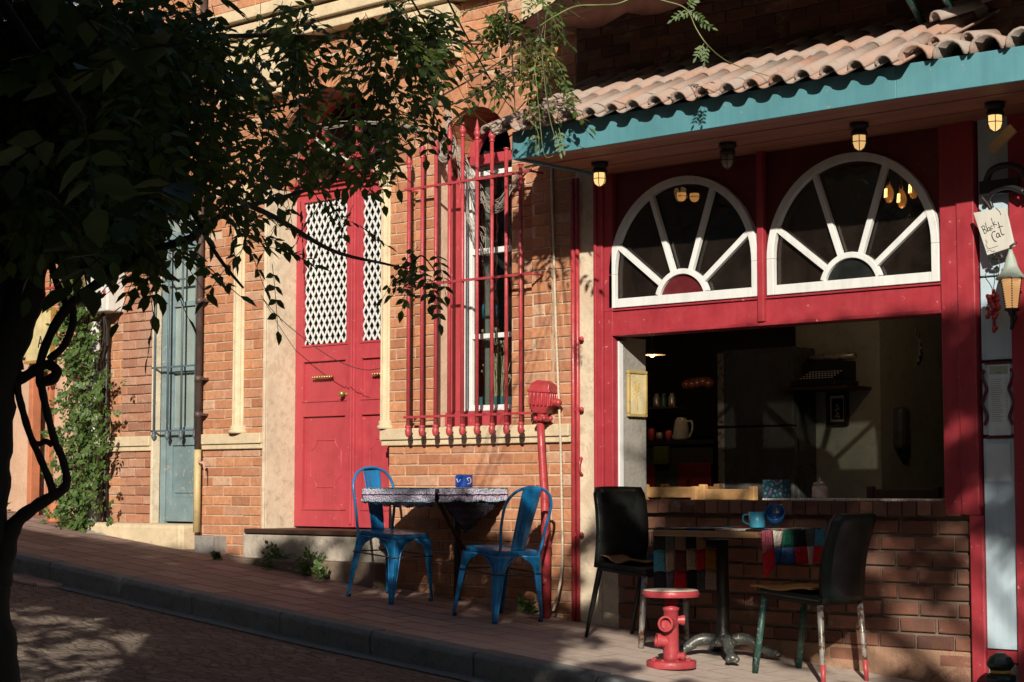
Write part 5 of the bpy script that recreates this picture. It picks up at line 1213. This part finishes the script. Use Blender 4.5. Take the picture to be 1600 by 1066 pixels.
patches('hanging_end', [[13,10,12,3,1,5],[8,11,11,8,10,8]], (b_+.008, THY[0]+.01, .006), (0,1,0), (0,0,-1), .093, .085, lambda u, v: Vector((.010+.012*math.sin(u*2.0+.5)*v, 0, .004*math.sin(u*3))), drop=lambda u: 1.0+(.35 if u < .7 else 0)*(1-u/.7 if u < .7 else 0)+.05*math.sin(u*3))
patches('top_part', [[1,10,3,6,11,4],[6,2,8,1,12,10],[11,6,0,5,10,13],[3,10,6,8,1,6],[6,1,4,10,3,5],[10,6,11,6,13,1],[3,2,6,1,10,12]], (a_-.006, THY[0]+.02, .007), (0,1,0), (1,0,0), .088, (b_-a_+.014)/7, lambda u, v: Vector((0,0,.003*math.sin(u*3+v))))
mgm = paint('mug_blue', (.05,.30,.45), .3, var=.15)
q = W(1183, 826, -.45); mg = thing('enamel_mug', (q.x, -.45, tz_+top+.014), 'light blue square mug with a side handle on the patchwork runner', 'mug')
mb = MB(); mb.lathe([(.036,0),(.04,.004),(.042,.078),(.039,.078),(.036,.01),(0,.01)], n=20); mb.build('body', mgm, mg)
mb = MB(); mb.tube(smooth_path([(-.04,-.01,.065),(-.065,-.02,.06),(-.067,-.02,.03),(-.04,-.01,.015)], 5), .005, 7); mb.build('handle', mgm, mg)
q = W(1203, 828, -.40); pn = MB(); pn.lathe([(.0,0),(.03,.0),(.046,.02),(.048,.075),(.044,.075),(.041,.022),(0,.01)], n=24, M=Matrix.Rotation(R(58),3,'X')); o = pn.build('blue_bowl', paint('bowl_blue', (.01,.08,.25), .15, var=.3)); o.location = (q.x+.01, -.37, tz_+top+.055); o.rotation_euler = (0,0,R(35)); tag(o, 'dark shiny blue bowl lying on its side beside the light blue mug', 'bowl')
# hydrant stool
sp_ = G(1049, 1043); so_ = (sp_.x, sp_.y, gz(sp_.x)); ST = thing('hydrant_stool', so_, 'red stool made from pipe fittings in front of the pedestal table', 'stool')
hs = W(1056, 925, sp_.y).z-so_[2]+.01
mb = MB(); mb.lathe([(.118,0),(.120,.004),(.120,.030),(.116,.034),(.05,.036)], n=36)
mb.build('base_plate', M['red_iron'], ST)
mb = MB()
for k in range(8): a = R(45*k+10); mb.lathe([(.010,.034),(.010,.043),(.0,.044)], (.09*math.cos(a), .09*math.sin(a), 0), 6, smooth=False)
for k in range(14): a = R(360/14*k); mb.sphere((.1205*math.cos(a), .1205*math.sin(a), .018), .003, n=6); mb.sphere((.137*math.cos(a), .137*math.sin(a), hs-.018), .003, n=6)
rivets = mb
mb = MB(); mb.lathe([(.040,.034),(.038,.05),(.036,.27),(.040,.272),(.040,.285),(.030,.29),(.030,hs-.035)], n=24)
def stub(base, d, L_, r_, mb_=mb):
    d = Vector(d).normalized(); b = Vector(base); mb_.tube([b, b+d*L_], r_, 16, caps=False); mb_.tube([b+d*(L_-.018), b+d*L_], r_+.004, 16, caps=False); mb_.tube([b+d*L_, b+d*(L_-.03)], r_-.006, 16, caps=False)
    mb_.tube([b+d*(L_-.0001), b+d*L_], [r_-.005, r_+.004], 16, caps=False)
    mb_.tube([b+d*(L_-.031), b+d*(L_-.03)], r_-.006, 16)
tocam = Vector((CAM.x-so_[0], CAM.y-so_[1], 0)).normalized(); rgt = Vector((rt[0], rt[1], 0))
stub((0,0,.205), tocam*1.0-rgt*.35+Vector((0,0,.10)), .085, .034); stub((0,0,.12), -rgt+tocam*.15+Vector((0,0,.15)), .075, .030); stub((0,0,.225), rgt, .065, .020); stub((0,0,.055), rgt*.8+tocam*.3, .07, .016)
mb.add(rivets.v, rivets.f, 0, False)
mb.build('hydrant_body', M['red_iron'], ST)
mb = MB(); mb.lathe([(.06,hs-.036),(.134,hs-.034),(.136,hs-.032),(.136,hs-.006),(.132,hs-.003)], n=40); mb.build('seat_rim', M['red_iron'], ST)
mb = MB(); mb.lathe([(.133,hs-.008),(.131,hs-.001),(.12,hs+.001),(0,hs+.001)], n=40); mb.build('seat_top', paint('worn_seat', (.55,.5,.42), .5, wear=.2, wc=(.3,.1,.08), var=.2, scale=12), ST)
# hollow concrete block, slab, bits
q = G(331, 867); s_ = .2; cb = MB(); ox, oy, hh = .19, .20, .135
for (a0_, a1_, b0_, b1_) in ((-ox,0,0,.03),(-ox,0,oy-.03,oy),(-ox,-ox+.03,.0305,oy-.0305),(-.03,0,.0305,oy-.0305)): cb.box(a0_, a1_, b0_, b1_, 0, hh)
cb.box(-ox+.031,-.031,.031,oy-.031,0,.03)
o = cb.build('concrete_block', M['concrete'], bevel=.005); o.location = (q.x, q.y, gz(q.x)-.01); tag(o, 'hollow grey concrete block standing at the foot of the cream downpipe', 'concrete block')
q = G(48, 912); mb = MB(); mb.lathe([(.0,0),(.27,0),(.28,.012),(.27,.022),(.0,.024)], n=14, smooth=False); o = mb.build('stone_slab', M['paving'], bevel=.006); q = Vector((q.x, q.y, 0)); 
d = ray(48, 908); t_ = 8.0
for _ in range(40): p = CAM+d*t_; t_ += (p.z-(gz(p.x)-.12))/(abs(d.z)+.07)
p = CAM+d*t_; o.location = (p.x, p.y, gz(p.x)-.128); o.rotation_euler = (0, math.atan(.097), 0); o.scale = (1.1,.45,1); tag(o, 'flat brown stone slab lying on the road beside the tree', 'slab')
# rough plinth under the climber
mb = MB(); V = []; 
for i in range(13):
    for k in range(7): xx = X(110,-.15,830)+(X(185,-.15,830)-X(110,-.15,830))*i/12; V.append((xx, -.30+.05*k, gz(xx)-.02+.07*math.sin(math.pi*i/12)*(k/6)*(1+.2*math.sin(i*2.1+k))))
mb.add(V, [(i*7+k, i*7+k+1, (i+1)*7+k+1, (i+1)*7+k)[::-1] for i in range(12) for k in range(6)], 0, True); o = mb.build('cement_lump', M['jamb']); tag(o, 'rough grey cement lump at the foot of the climbing plant', 'cement')
fp = G(86, 836); tp = thing('flower_pot', (X(86,-.05,830), -.05, gz(X(86,-.05,830))), 'terracotta bottle shaped flower pot beside the peach house door', 'flower pot'); mb = MB(); mb.lathe([(.055,0),(.06,.02),(.065,.09),(.05,.13),(.045,.15),(.06,.17),(.06,.21),(.05,.21),(.04,.16)], n=18); mb.build('pot', M['terracotta'], tp)
# house across the street (seen only mirrored in the cafe glass)
OH = thing('opposite_house', (-8, -11.5, -.9), 'plain rendered house across the street', 'house')
mb = MB(); mb.box(-20, 10.2, -1, 0, -1.2, 14); mb.box(10.201, 21.3, -1, 0, -1.2, 3.3); mb.box(21.301, 44, -1, 0, -1.6, 15)  # heights shaped to dim the sky, low gap left for the sun
for k in range(6): mb.box(-20, 10.2, 0, .12, 1.0+.9*k, 1.08+.9*k)
child_o = mb.build('wall', M['opp'], OH)
for k in range(9):
    for r_ in range(2):
        mb = MB(); xx = -13+2.3*k; zz = .6+2.3*r_; mb.box(xx, xx+1.0, .0, .06, zz, zz+1.4); mb.build('window', M['dusty'], OH)
# ================================================================= foliage
def leaf_arrays(sprays, ll, lw, nl=(7, 11), droop=.35):
    """sprays: (pos, dir, normal, length). returns verts, faces for all leaflets"""
    B = []; Dv = []; Nv = []; S_ = []; stems = []
    for (p, d, nrm, L_) in sprays:
        n = random.randint(*nl)//2; d = d.normalized(); side = d.cross(nrm).normalized(); nn = side.cross(d)
        if nn.z < 0: nn = -nn
        sp = random.uniform(-.25,.25)
        cur = p.copy()
        for i in range(n+1):
            f = (i+1)/(n+1); q = p+d*(L_*f)+Vector((0,0,-droop*L_*f*f))
            if i == n: B.append(q); Dv.append((d+Vector((0,0,-droop))).normalized()); Nv.append(nn); S_.append(1.05)
            else:
                for s_ in (-1, 1):
                    dd = (d*random.uniform(.35,.6)+side*s_+Vector((0,0,random.uniform(-.55,-.05)))).normalized()
                    B.append(q); Dv.append(dd); Nv.append((nn+Vector((random.uniform(-.4,.4), random.uniform(-.4,.4), random.uniform(-.2,.2)))).normalized()); S_.append(random.uniform(.75,1.1)*(1-.25*abs(f-.5)))
        stems.append([p]+[p+d*(L_*f)+Vector((0,0,-droop*L_*f*f)) for f in (.35,.7,1)])
    B = np.array(B); Dv = np.array(Dv); Nv = np.array(Nv); S_ = np.array(S_)[:,None]
    side = np.cross(Dv, Nv); side /= np.linalg.norm(side, axis=1)[:,None]+1e-9; nn = np.cross(side, Dv)
    prof = [(0,0,0), (.30,.5,.10), (.62,.42,.08), (1.0,0,-.10), (.62,-.42,.08), (.30,-.5,.10), (.45,0,-.02)]
    V = np.stack([B+Dv*(ll*t)*S_+side*(lw*s)*S_+nn*(lw*h)*S_ for t, s, h in prof], 1).reshape(-1,3)
    k = np.arange(len(B))[:,None]*7
    Fc = np.concatenate([k+np.array([[0,1,2,6]]), k+np.array([[6,2,3,4]]), k+np.array([[0,6,4,5]])], 0)
    return V, Fc, stems
def leaf_object(name, sprays, ll, lw, mats, parent=None, pick=None, stemmat=None, nl=(7,11), droop=.35, stem_r=.0013):
    V, Fc, stems = leaf_arrays(sprays, ll, lw, nl, droop)
    me = bpy.data.meshes.new(name); me.vertices.add(len(V)); me.vertices.foreach_set('co', V.ravel())
    me.loops.add(Fc.size); me.loops.foreach_set('vertex_index', Fc.ravel().astype(np.int32))
    me.polygons.add(len(Fc)); me.polygons.foreach_set('loop_start', np.arange(0, Fc.size, 4, dtype=np.int32)); me.polygons.foreach_set('loop_total', np.full(len(Fc), 4, dtype=np.int32))
    me.polygons.foreach_set('use_smooth', np.ones(len(Fc), dtype=bool)); me.update(calc_edges=True); me.validate()
    for m in (mats if isinstance(mats, list) else [mats]): me.materials.append(m)
    o = bpy.data.objects.new(name, me); sc.collection.objects.link(o); o.parent = parent
    if parent is not None: o.matrix_parent_inverse = Matrix.Translation(-parent.location)
    if stemmat is not None:
        mb = MB()
        for s_ in stems: mb.tube(s_, stem_r, 3, caps=False)
        st_ = mb.build('leaf_stems', stemmat, parent); st_.matrix_parent_inverse = o.matrix_parent_inverse
    return o
def shadow(p): return p.x+SX*p.y, p.z+SZ*p.y      # where this point's shadow falls on the house front
def ub(x): return float(np.interp(x, [-6,-4.2,-3.4,-2.9,-2.4,-1.6,-1.0,-.3,.4,.75,1.0,1.12,2.0,2.3,2.6,3.4,4.5], [-.62,-.55,-.50,-.50,-.40,-.28,-.34,-.26,-.24,-.14,-.06,.78,.80,.84,.90,.86,.86]))
def randdir(flat=.5):
    a = random.uniform(0, 6.2832); z = random.uniform(-.9,.35)*flat; return Vector((math.cos(a), math.sin(a), z))
# ---- out of view: trees whose crowns are shaped by a shade mask
GAPS = [(1.66,-.44,.16,.05), (3.10,-.50,.20,.19), (2.70,-.62,.20,.08), (2.46,-.33,.07,.05), (2.84,-.22,.05,.03), (2.42,-.86,.30,.14), (2.92,-.82,.08,.06),
        (1.02,-.17,.12,.05), (.62,-.45,.07,.06), (-.75,-.62,.05,.03), (2.98,-.02,.0,.0), (-1.5,-.55,.06,.03), (-2.35,-.52,.05,.02)]
def dens(X_, Z_):
    u = ub(X_)
    if Z_ > u: return 0.0
    d_ = 1.0 if Z_ < u-.16 else .28+.72*(u-Z_)/.16
    if .40 < X_ < 2.75 and -1.62 < Z_ < -.82: d_ = .05
    if .50 < X_ < 1.75 and -1.45 < Z_ < -.80: d_ = .0
    for (ex, ez, ra, rb) in GAPS:
        if ((X_-ex)/(ra+.11))**2+((Z_-ez)/(rb+.09))**2 < 1: d_ = .0
    for (ex, ez, ra, rb) in ((.60,-1.02,.13,.05), (.80,-1.40,.16,.05), (1.95,-.98,.10,.04), (2.3,-1.18,.16,.05), (1.55,-1.52,.22,.04), (1.12,-1.30,.06,.04), (2.62,-.98,.14,.12)):
        if ((X_-ex)/ra)**2+((Z_-ez)/rb)**2 < 1: d_ = .9
    if 1.12 < X_ < 1.95 and .06 < Z_ < .32: d_ = .08
    if 2.5 < X_ < 2.95 and .05 < Z_ < .3: d_ = .4
    if Z_ < -1.72: d_ *= .11
    if -1.7 < X_ < .45 and Z_ > -.95: d_ *= .42
    return d_
trees = [thing('shade_tree', (3.2, -6.6, gz(3.2)), 'unseen leafy tree left of the viewpoint, its crown shaped to cast shade', 'tree'), thing('shade_tree', (9.6, -6.3, gz(9.6)), 'unseen leafy tree right of the viewpoint, its crown shaped to cast shade', 'tree')]
spr = [[], []]; NCAST = 5700
tries = 0
while len(spr[0])+len(spr[1]) < NCAST and tries < 400000:
    tries += 1
    X_ = random.uniform(-5.2, 4.4); Z_ = random.uniform(-2.55, .86)
    if random.random() > dens(X_, Z_): continue
    y = -random.uniform(5.4, 7.4); x = X_-SX*y; z = Z_-SZ*y
    p = Vector((x, y, z)); r_ = p-CAM; Zc = r_.dot(Vector(fw))
    if Zc > .2:
        u_ = r_.dot(Vector((rt[0], rt[1], 0)))/Zc; v_ = r_.dot(Vector(up))/Zc
        if abs(u_) < .36 and -.3 < v_ < .27 and not (u_ < -.18 and v_ > -.0): continue
    if r_.length < 1.1: continue
    d_ = randdir(); spr[0 if x < 6.0 else 1].append((p-d_*.07, d_, Vector((random.uniform(-.5,.5), random.uniform(-.5,.5), 1)), random.uniform(.14,.22)))
k = 0
while k < 2700:          # leaves added low on the left crown to keep the vine in shade
    X_ = random.uniform(-2.0, -.05) if k % 5 else random.uniform(-1.6, -.9); Z_ = random.uniform(-2.8, -1.05) if k % 5 else random.uniform(-3.5, -2.4); y = -random.uniform(6.0, 7.7); x = X_-SX*y; z = Z_-SZ*y
    if x > 6.25 or z < -.2: continue
    p = Vector((x, y, z)); r_ = p-CAM; Zc = r_.dot(Vector(fw)); k += 1
    if Zc > .1 and abs(r_.dot(Vector((rt[0], rt[1], 0)))/Zc) < .36 and r_.dot(Vector(up))/Zc < .27: continue
    if r_.length < .9: continue
    d_ = randdir(); spr[0].append((p-d_*.07, d_, Vector((random.uniform(-.5,.5), random.uniform(-.5,.5), 1)), random.uniform(.14,.22)))
for t_, s_ in zip(trees, spr):
    leaf_object('crown', s_, .105, .055, M['leaf_shade'], t_, stemmat=M['bark'], stem_r=.0025)
    b_ = t_.location; mb = MB(); hp = b_+Vector((0,0,2.4)); mb.tube(smooth_path([b_-Vector((0,0,.1)), b_+Vector((.05,.02,.8)), b_+Vector((-.04,.0,1.6)), hp], 5), [.11-.045*i/15 for i in range(16)], 10)
    for k in range(16):
        e = random.choice(s_)[0]; m_ = hp.lerp(e, .5)+Vector((random.uniform(-.1,.1), random.uniform(-.1,.1), .25)); mb.tube(smooth_path([hp-Vector((0,0,random.uniform(0,.5))), m_, e], 5), [.035-.028*i/10 for i in range(11)], 6)
    tr = mb.build('trunk', M['bark'], t_); tr.matrix_parent_inverse = Matrix.Translation(-t_.location)
# ---- the old vine in the picture
VT = thing('wisteria', D(2, 1300, 5.0), 'dark twisting wisteria with drooping foliage at the left edge', 'vine')
VZ = 5.0
def vine(pts, rs, dist=VZ, seg=6): 
    P = smooth_path([D(px, py, dist+(q[0] if q else 0)) for px, py, *q in pts], seg); n = len(P)
    return P, [np.interp(i/(n-1), np.linspace(0,1,len(rs)), rs)*(1+.06*math.sin(i*1.3)+random.uniform(-.04,.04)) for i in range(n)]
mb = MB(); K = VZ/F
for pts, rs in (
    ([(-12,1400),(-14,1200),(-6,1066),(-18,960),(-24,860),(-20,760),(-14,680),(-8,610),(14,540),(40,470),(48,400),(60,300)], [60,52,38,34,34,34,34,33,28,27,26,24]),
    ([(-30,700),(-20,560),(-14,440),(-20,300)], [30,26,24,20]),
    ([(22,580),(14,520),(20,470),(10,400),(-4,330)], [16,12,11,10,9]), ([(30,540),(26,500),(30,440),(22,380)], [9,8,7,7]),
    ([(-8,910),(8,855),(24,818),(52,794),(84,774),(101,762),(104,745),(97,715),(86,690),(75,650),(66,610),(62,585),(66,555),(84,512),(108,478),(140,452),(176,428),(230,396),(300,372)], [26,17,11,9.5,8,6.5,6,6,6,6,6.5,7,8,8,7.5,7,6]),
    ([(84,773),(75,745),(61,712),(47,680),(35,640),(27,605),(30,580)], [7,6,5.5,5.5,5.5,6,7]), ([(50,688),(60,694),(72,690),(82,696)], [4,4.5,5,4.5]),
    ([(58,600),(82,592),(88,578),(70,570),(40,588),(10,600)], [8,9,8,8,9,12]), 
    ([(112,478),(114,505),(100,540),(76,562)], [6,6,6,6]), ([(106,480),(92,450),(82,420),(78,380),(60,330)], [6.5,6,6,5.5,5]),
    ([(130,455),(110,480),(98,486),(120,488)], [5,5,4,2])):
    P, r_ = vine(pts, rs); mb.tube([p-VT.location for p in P], [q*K for q in r_], 10)
mb.build('trunk', M['bark'], VT)
def twig(pts, rs=(4,2.5,1.2), mb_=None):
    P = smooth_path([D(px, py, z) for px, py, z in pts], 6); n = len(P); mb_.tube([p-VT.location for p in P], [np.interp(i/(n-1), np.linspace(0,1,len(rs)), rs)*P_[2]/F if False else np.interp(i/(n-1), np.linspace(0,1,len(rs)), rs)*(.0021 if pts[0][2] < 6.2 else .0011) for i in range(n)], 6); return P
mb = MB(); twigs = []
for pts in ([(60,300,5),(200,250,5.2),(380,180,6),(520,150,7)], [(300,372,5.1),(360,330,5.8),(470,300,6.6),(560,262,7.4),(640,235,7.8)], [(60,120,5),(300,60,5.6),(560,60,6.8),(760,70,8.2)],
            [(340,300,5.8),(430,340,6.2),(520,392,6.8),(600,412,7.4),(636,420,7.8)], [(250,250,5.2),(300,330,5.3),(340,400,5.4),(380,450,5.5)], [(180,330,5),(230,400,5),(280,440,5.1)],
            [(560,262,7.4),(660,170,7.9),(760,110,8.2),(850,50,8.6)], [(560,115,6.9),(640,150,7.4),(700,165,7.8),(790,120,8.3),(845,70,8.6)], [(640,420,7.8),(660,400,7.8),(690,440,7.8)],
            [(620,-40,7.2),(680,60,7.8),(740,140,8.2)], [(680,-40,7.6),(720,40,8.0),(770,130,8.4),(800,170,8.6)], [(790,0,8.6),(800,90,8.7),(805,180,8.8)], [(840,20,8.8),(850,110,8.9),(860,190,8.9)]):
    twigs.append(twig(pts, (5,3.5,1.6), mb))
mb.build('branch', M['bark'], VT)
# clumps: px, py, distance, half-width px, half-height px, sprays, material
CL = [(150,0,5.0,190,50,70,0), (60,120,4.8,170,190,420,0), (50,215,4.8,130,85,230,0), (200,120,5.2,150,150,330,0), (185,230,5.2,80,72,150,0), (243,375,5.1,34,40,20,0), (310,75,5.6,100,105,62,0), (330,225,5.6,90,60,17,0), (300,320,5.5,60,50,6,0),
      (365,290,5.7,55,65,9,0), (400,380,5.8,45,60,6,0), (470,60,6.3,120,75,46,0), (450,170,6.6,90,55,18,0), (440,245,6.6,80,45,16,0), (520,220,7.2,80,48,18,0), (585,100,6.5,65,75,26,0), (640,165,7.0,60,55,18,0), (600,215,7.5,50,35,12,0),
      (690,30,6.6,70,45,20,0), (730,105,7.3,45,50,16,0), (670,225,7.8,40,30,9,0), (540,325,7.4,60,22,4,0), (655,410,7.8,34,34,9,0), (470,320,6.8,50,26,4,0), (720,180,8.1,50,30,7,0), (620,30,6.2,80,45,22,0),
      (815,75,8.6,34,44,26,1), (780,25,8.5,40,32,15,0), (838,125,8.7,28,26,6,2), (775,115,8.6,34,24,10,0), (855,50,8.9,18,50,9,2), (856,120,8.9,16,40,8,2), (845,0,8.8,40,22,12,2), (876,160,8.95,14,18,3,0)]
G3 = [[], [], []]; G3s = []
for (px, py, z, wx, wy, n, m_) in CL:
    if px >= 745 and z > 8: z = 9.35
    for _ in range(n):
        for _t in range(12):
            a, b = random.gauss(0,.5), random.gauss(0,.5)
            if a*a+b*b > 1.15: continue
            p = D(px+a*wx, py+b*wy, z+random.uniform(-.35,.35)); X_, Z_ = shadow(p)
            if (Z_ < ub(X_)+.03 or z > 9) and not (.4 < X_ < 1.7 and -1.4 < Z_ < -.85): break
        else: continue
        d_ = Vector((random.uniform(-1,1), random.uniform(-1,1), random.uniform(-1.1,.05))).normalized()
        G3[m_].append((p, d_, Vector((random.uniform(-.6,.6), random.uniform(-.6,.6), 1)), random.uniform(.13,.22)))
g0_ = [s_ for s_ in G3[0]]
leaf_object('foliage', g0_, .054, .026, M['leaf'], VT, stemmat=M['bark'])
leaf_object('yellowing_foliage', G3[1], .055, .025, M['leaf_y'], VT, stemmat=M['stem'])
leaf_object('bright_foliage', G3[2], .042, .018, M['leaf_g'], VT, stemmat=M['stem'])
# long pale tendril over the canopy
mb = MB(); TD = []
T1 = [(838,45,8.9),(868,25,8.8),(900,10,8.75),(935,8,8.7),(965,6,8.6),(1000,-6,8.6),(1040,2,8.6),(1072,14,8.6),(1088,45,8.6),(1105,70,8.6),(1130,92,8.7),(1160,106,8.8),(1205,120,8.7)]
P = smooth_path([D(*t_) for t_ in T1], 5); mb.tube([p-VT.location for p in P], [.0042-.0022*i/len(P) for i in range(len(P))], 6)
for pts in ([(845,60,8.9),(850,120,8.8),(858,180,8.7),(872,232,8.6)], [(835,100,8.9),(842,170,8.8),(850,240,8.65),(864,244,8.6)], [(805,170,8.8),(838,200,8.7),(842,245,8.6)], [(700,100,8.1),(735,170,8.3),(770,200,8.5)]):
    P2 = smooth_path([D(*t_) for t_ in pts], 5); mb.tube([p-VT.location for p in P2], .0016, 5)
mb.build('tendril', M['stem'], VT)
sp2 = []
for (px, py, dx_, dz_) in ((1075,12,.3,.4),(1080,18,.5,-.3),(1090,34,.6,-.2),(1085,15,-.5,-.2),(1105,72,-.2,-1),(1100,68,-.5,-.8),(1070,16,-.6,-.4)):
    sp2.append((D(px,py,8.6), Vector((dx_*rt[0], dx_*rt[1], dz_)), Vector((-fw[0],-fw[1],.3)), .07))
for (px, py) in ((873,200),(868,205)): sp2.append((D(px,py,8.6), Vector((.3,0,-1)), Vector((-fw[0],-fw[1],.3)), .10))
leaf_object('tendril_leaves', sp2, .03, .012, M['leaf_g'], VT, stemmat=M['stem'], nl=(7,9), droop=.1)
# dim round sign hanging in the shade of the vine
q = D(150, 318, 5.05); rs_ = thing('round_sign', q, 'large dim round sign board hanging in the shade of the wisteria', 'sign')
Rm = Matrix.Rotation(R(90)-TH, 3, 'Z') @ Matrix.Rotation(R(90), 3, 'X')
mb = MB(); mb.lathe([(0,-.012),(.185,-.012),(.190,-.006),(.190,.006),(.185,.012),(0,.012)], n=48, M=Rm); mb.build('disc', paint('sign_grey', (.10,.11,.11), .6), rs_)
mb = MB(); mb.lathe([(.187,-.016),(.196,-.016),(.196,.016),(.187,.016)], n=48, M=Rm); mb.build('rim', M['iron'], rs_)
mb = MB(); mb.tube([(0,0,.19),(0,0,.5)], .003, 5); mb.build('chain', M['iron'], rs_)
# climbing plant on the house corner
cp = thing('climbing_plant', (X(125,-.1,830), -.1, gz(-4.3)), 'sunlit green climbing plant trained up the white drainpipe', 'climbing plant')
SP = []; 
for _ in range(760):
    py = random.uniform(425, 832); f = (py-425)/407
    cx_ = np.interp(py, [425,470,520,600,700,780,832], [118,118,122,128,126,122,112]); hw_ = np.interp(py, [425,470,520,600,650,700,780,832], [26,32,30,50,50,46,46,36])
    px = cx_+random.gauss(0,.45)*hw_; p = W(px, py, -.10-abs(random.gauss(0,.07)))
    a = random.uniform(0,6.28); SP.append((p, Vector((math.cos(a), -abs(math.sin(a))*.6, random.uniform(-.8,.7))), Vector((random.uniform(-.5,.5), -1, random.uniform(0,.8))), random.uniform(.04,.10)))
leaf_object('foliage', SP, .036, .021, M['leaf_g'], cp, stemmat=M['stem'], nl=(5,9), droop=.15)
mb = MB()
for k in range(9):
    b0 = X(118+k*5,-.08,830); mb.tube(smooth_path([Vector((b0+.06*math.sin(k+h*2.1), -.07-.03*math.sin(h+k), gz(b0)+h*.24)) for h in range(0, 8)], 4), .006, 6)
st_ = mb.build('stem', M['bark'], cp); st_.matrix_parent_inverse = Matrix.Translation(-cp.location)
# little weeds
def weed(px, py, n, s_, lab, y=None):
    g = G(px, py); p0 = Vector((g.x, g.y if y is None else y, gz(g.x))); o = thing('weed', p0, lab, 'weed', None); SP = []
    for _ in range(n):
        a = random.uniform(0,6.28); e = Vector((math.cos(a)*random.uniform(.1,1), math.sin(a)*random.uniform(.1,1), random.uniform(.2,1.6)))*s_; SP.append((p0+e*random.uniform(.1,.8), e.normalized()+Vector((0,0,-.2)), Vector((0,-.6,1)), s_*.7))
    leaf_object('foliage', SP, .034, .022, M['leaf_g'], o, stemmat=M['stem'], nl=(3,6), droop=.3); return o
weed(515, 900, 34, .11, 'low weed growing by the doorstep left of the blue chair', -.24); weed(530, 885, 22, .11, 'taller weed at the corner of the doorstep behind the blue chair', -.18); weed(560, 905, 12, .08, 'small weed between the doorstep and the blue chair', -.30)
weed(868, 955, 16, .06, 'weed growing at the foot of the corrugated hose', -.06); weed(185, 826, 10, .04, 'tiny weed at the foot of the brick pilaster', -.16); weed(88, 800, 10, .07, 'small leafy plant in the terracotta pot', -.05).location.z += .0
weed(395, 872, 14, .025, 'tiny weed along the lower doorstep by the concrete block', -.26)
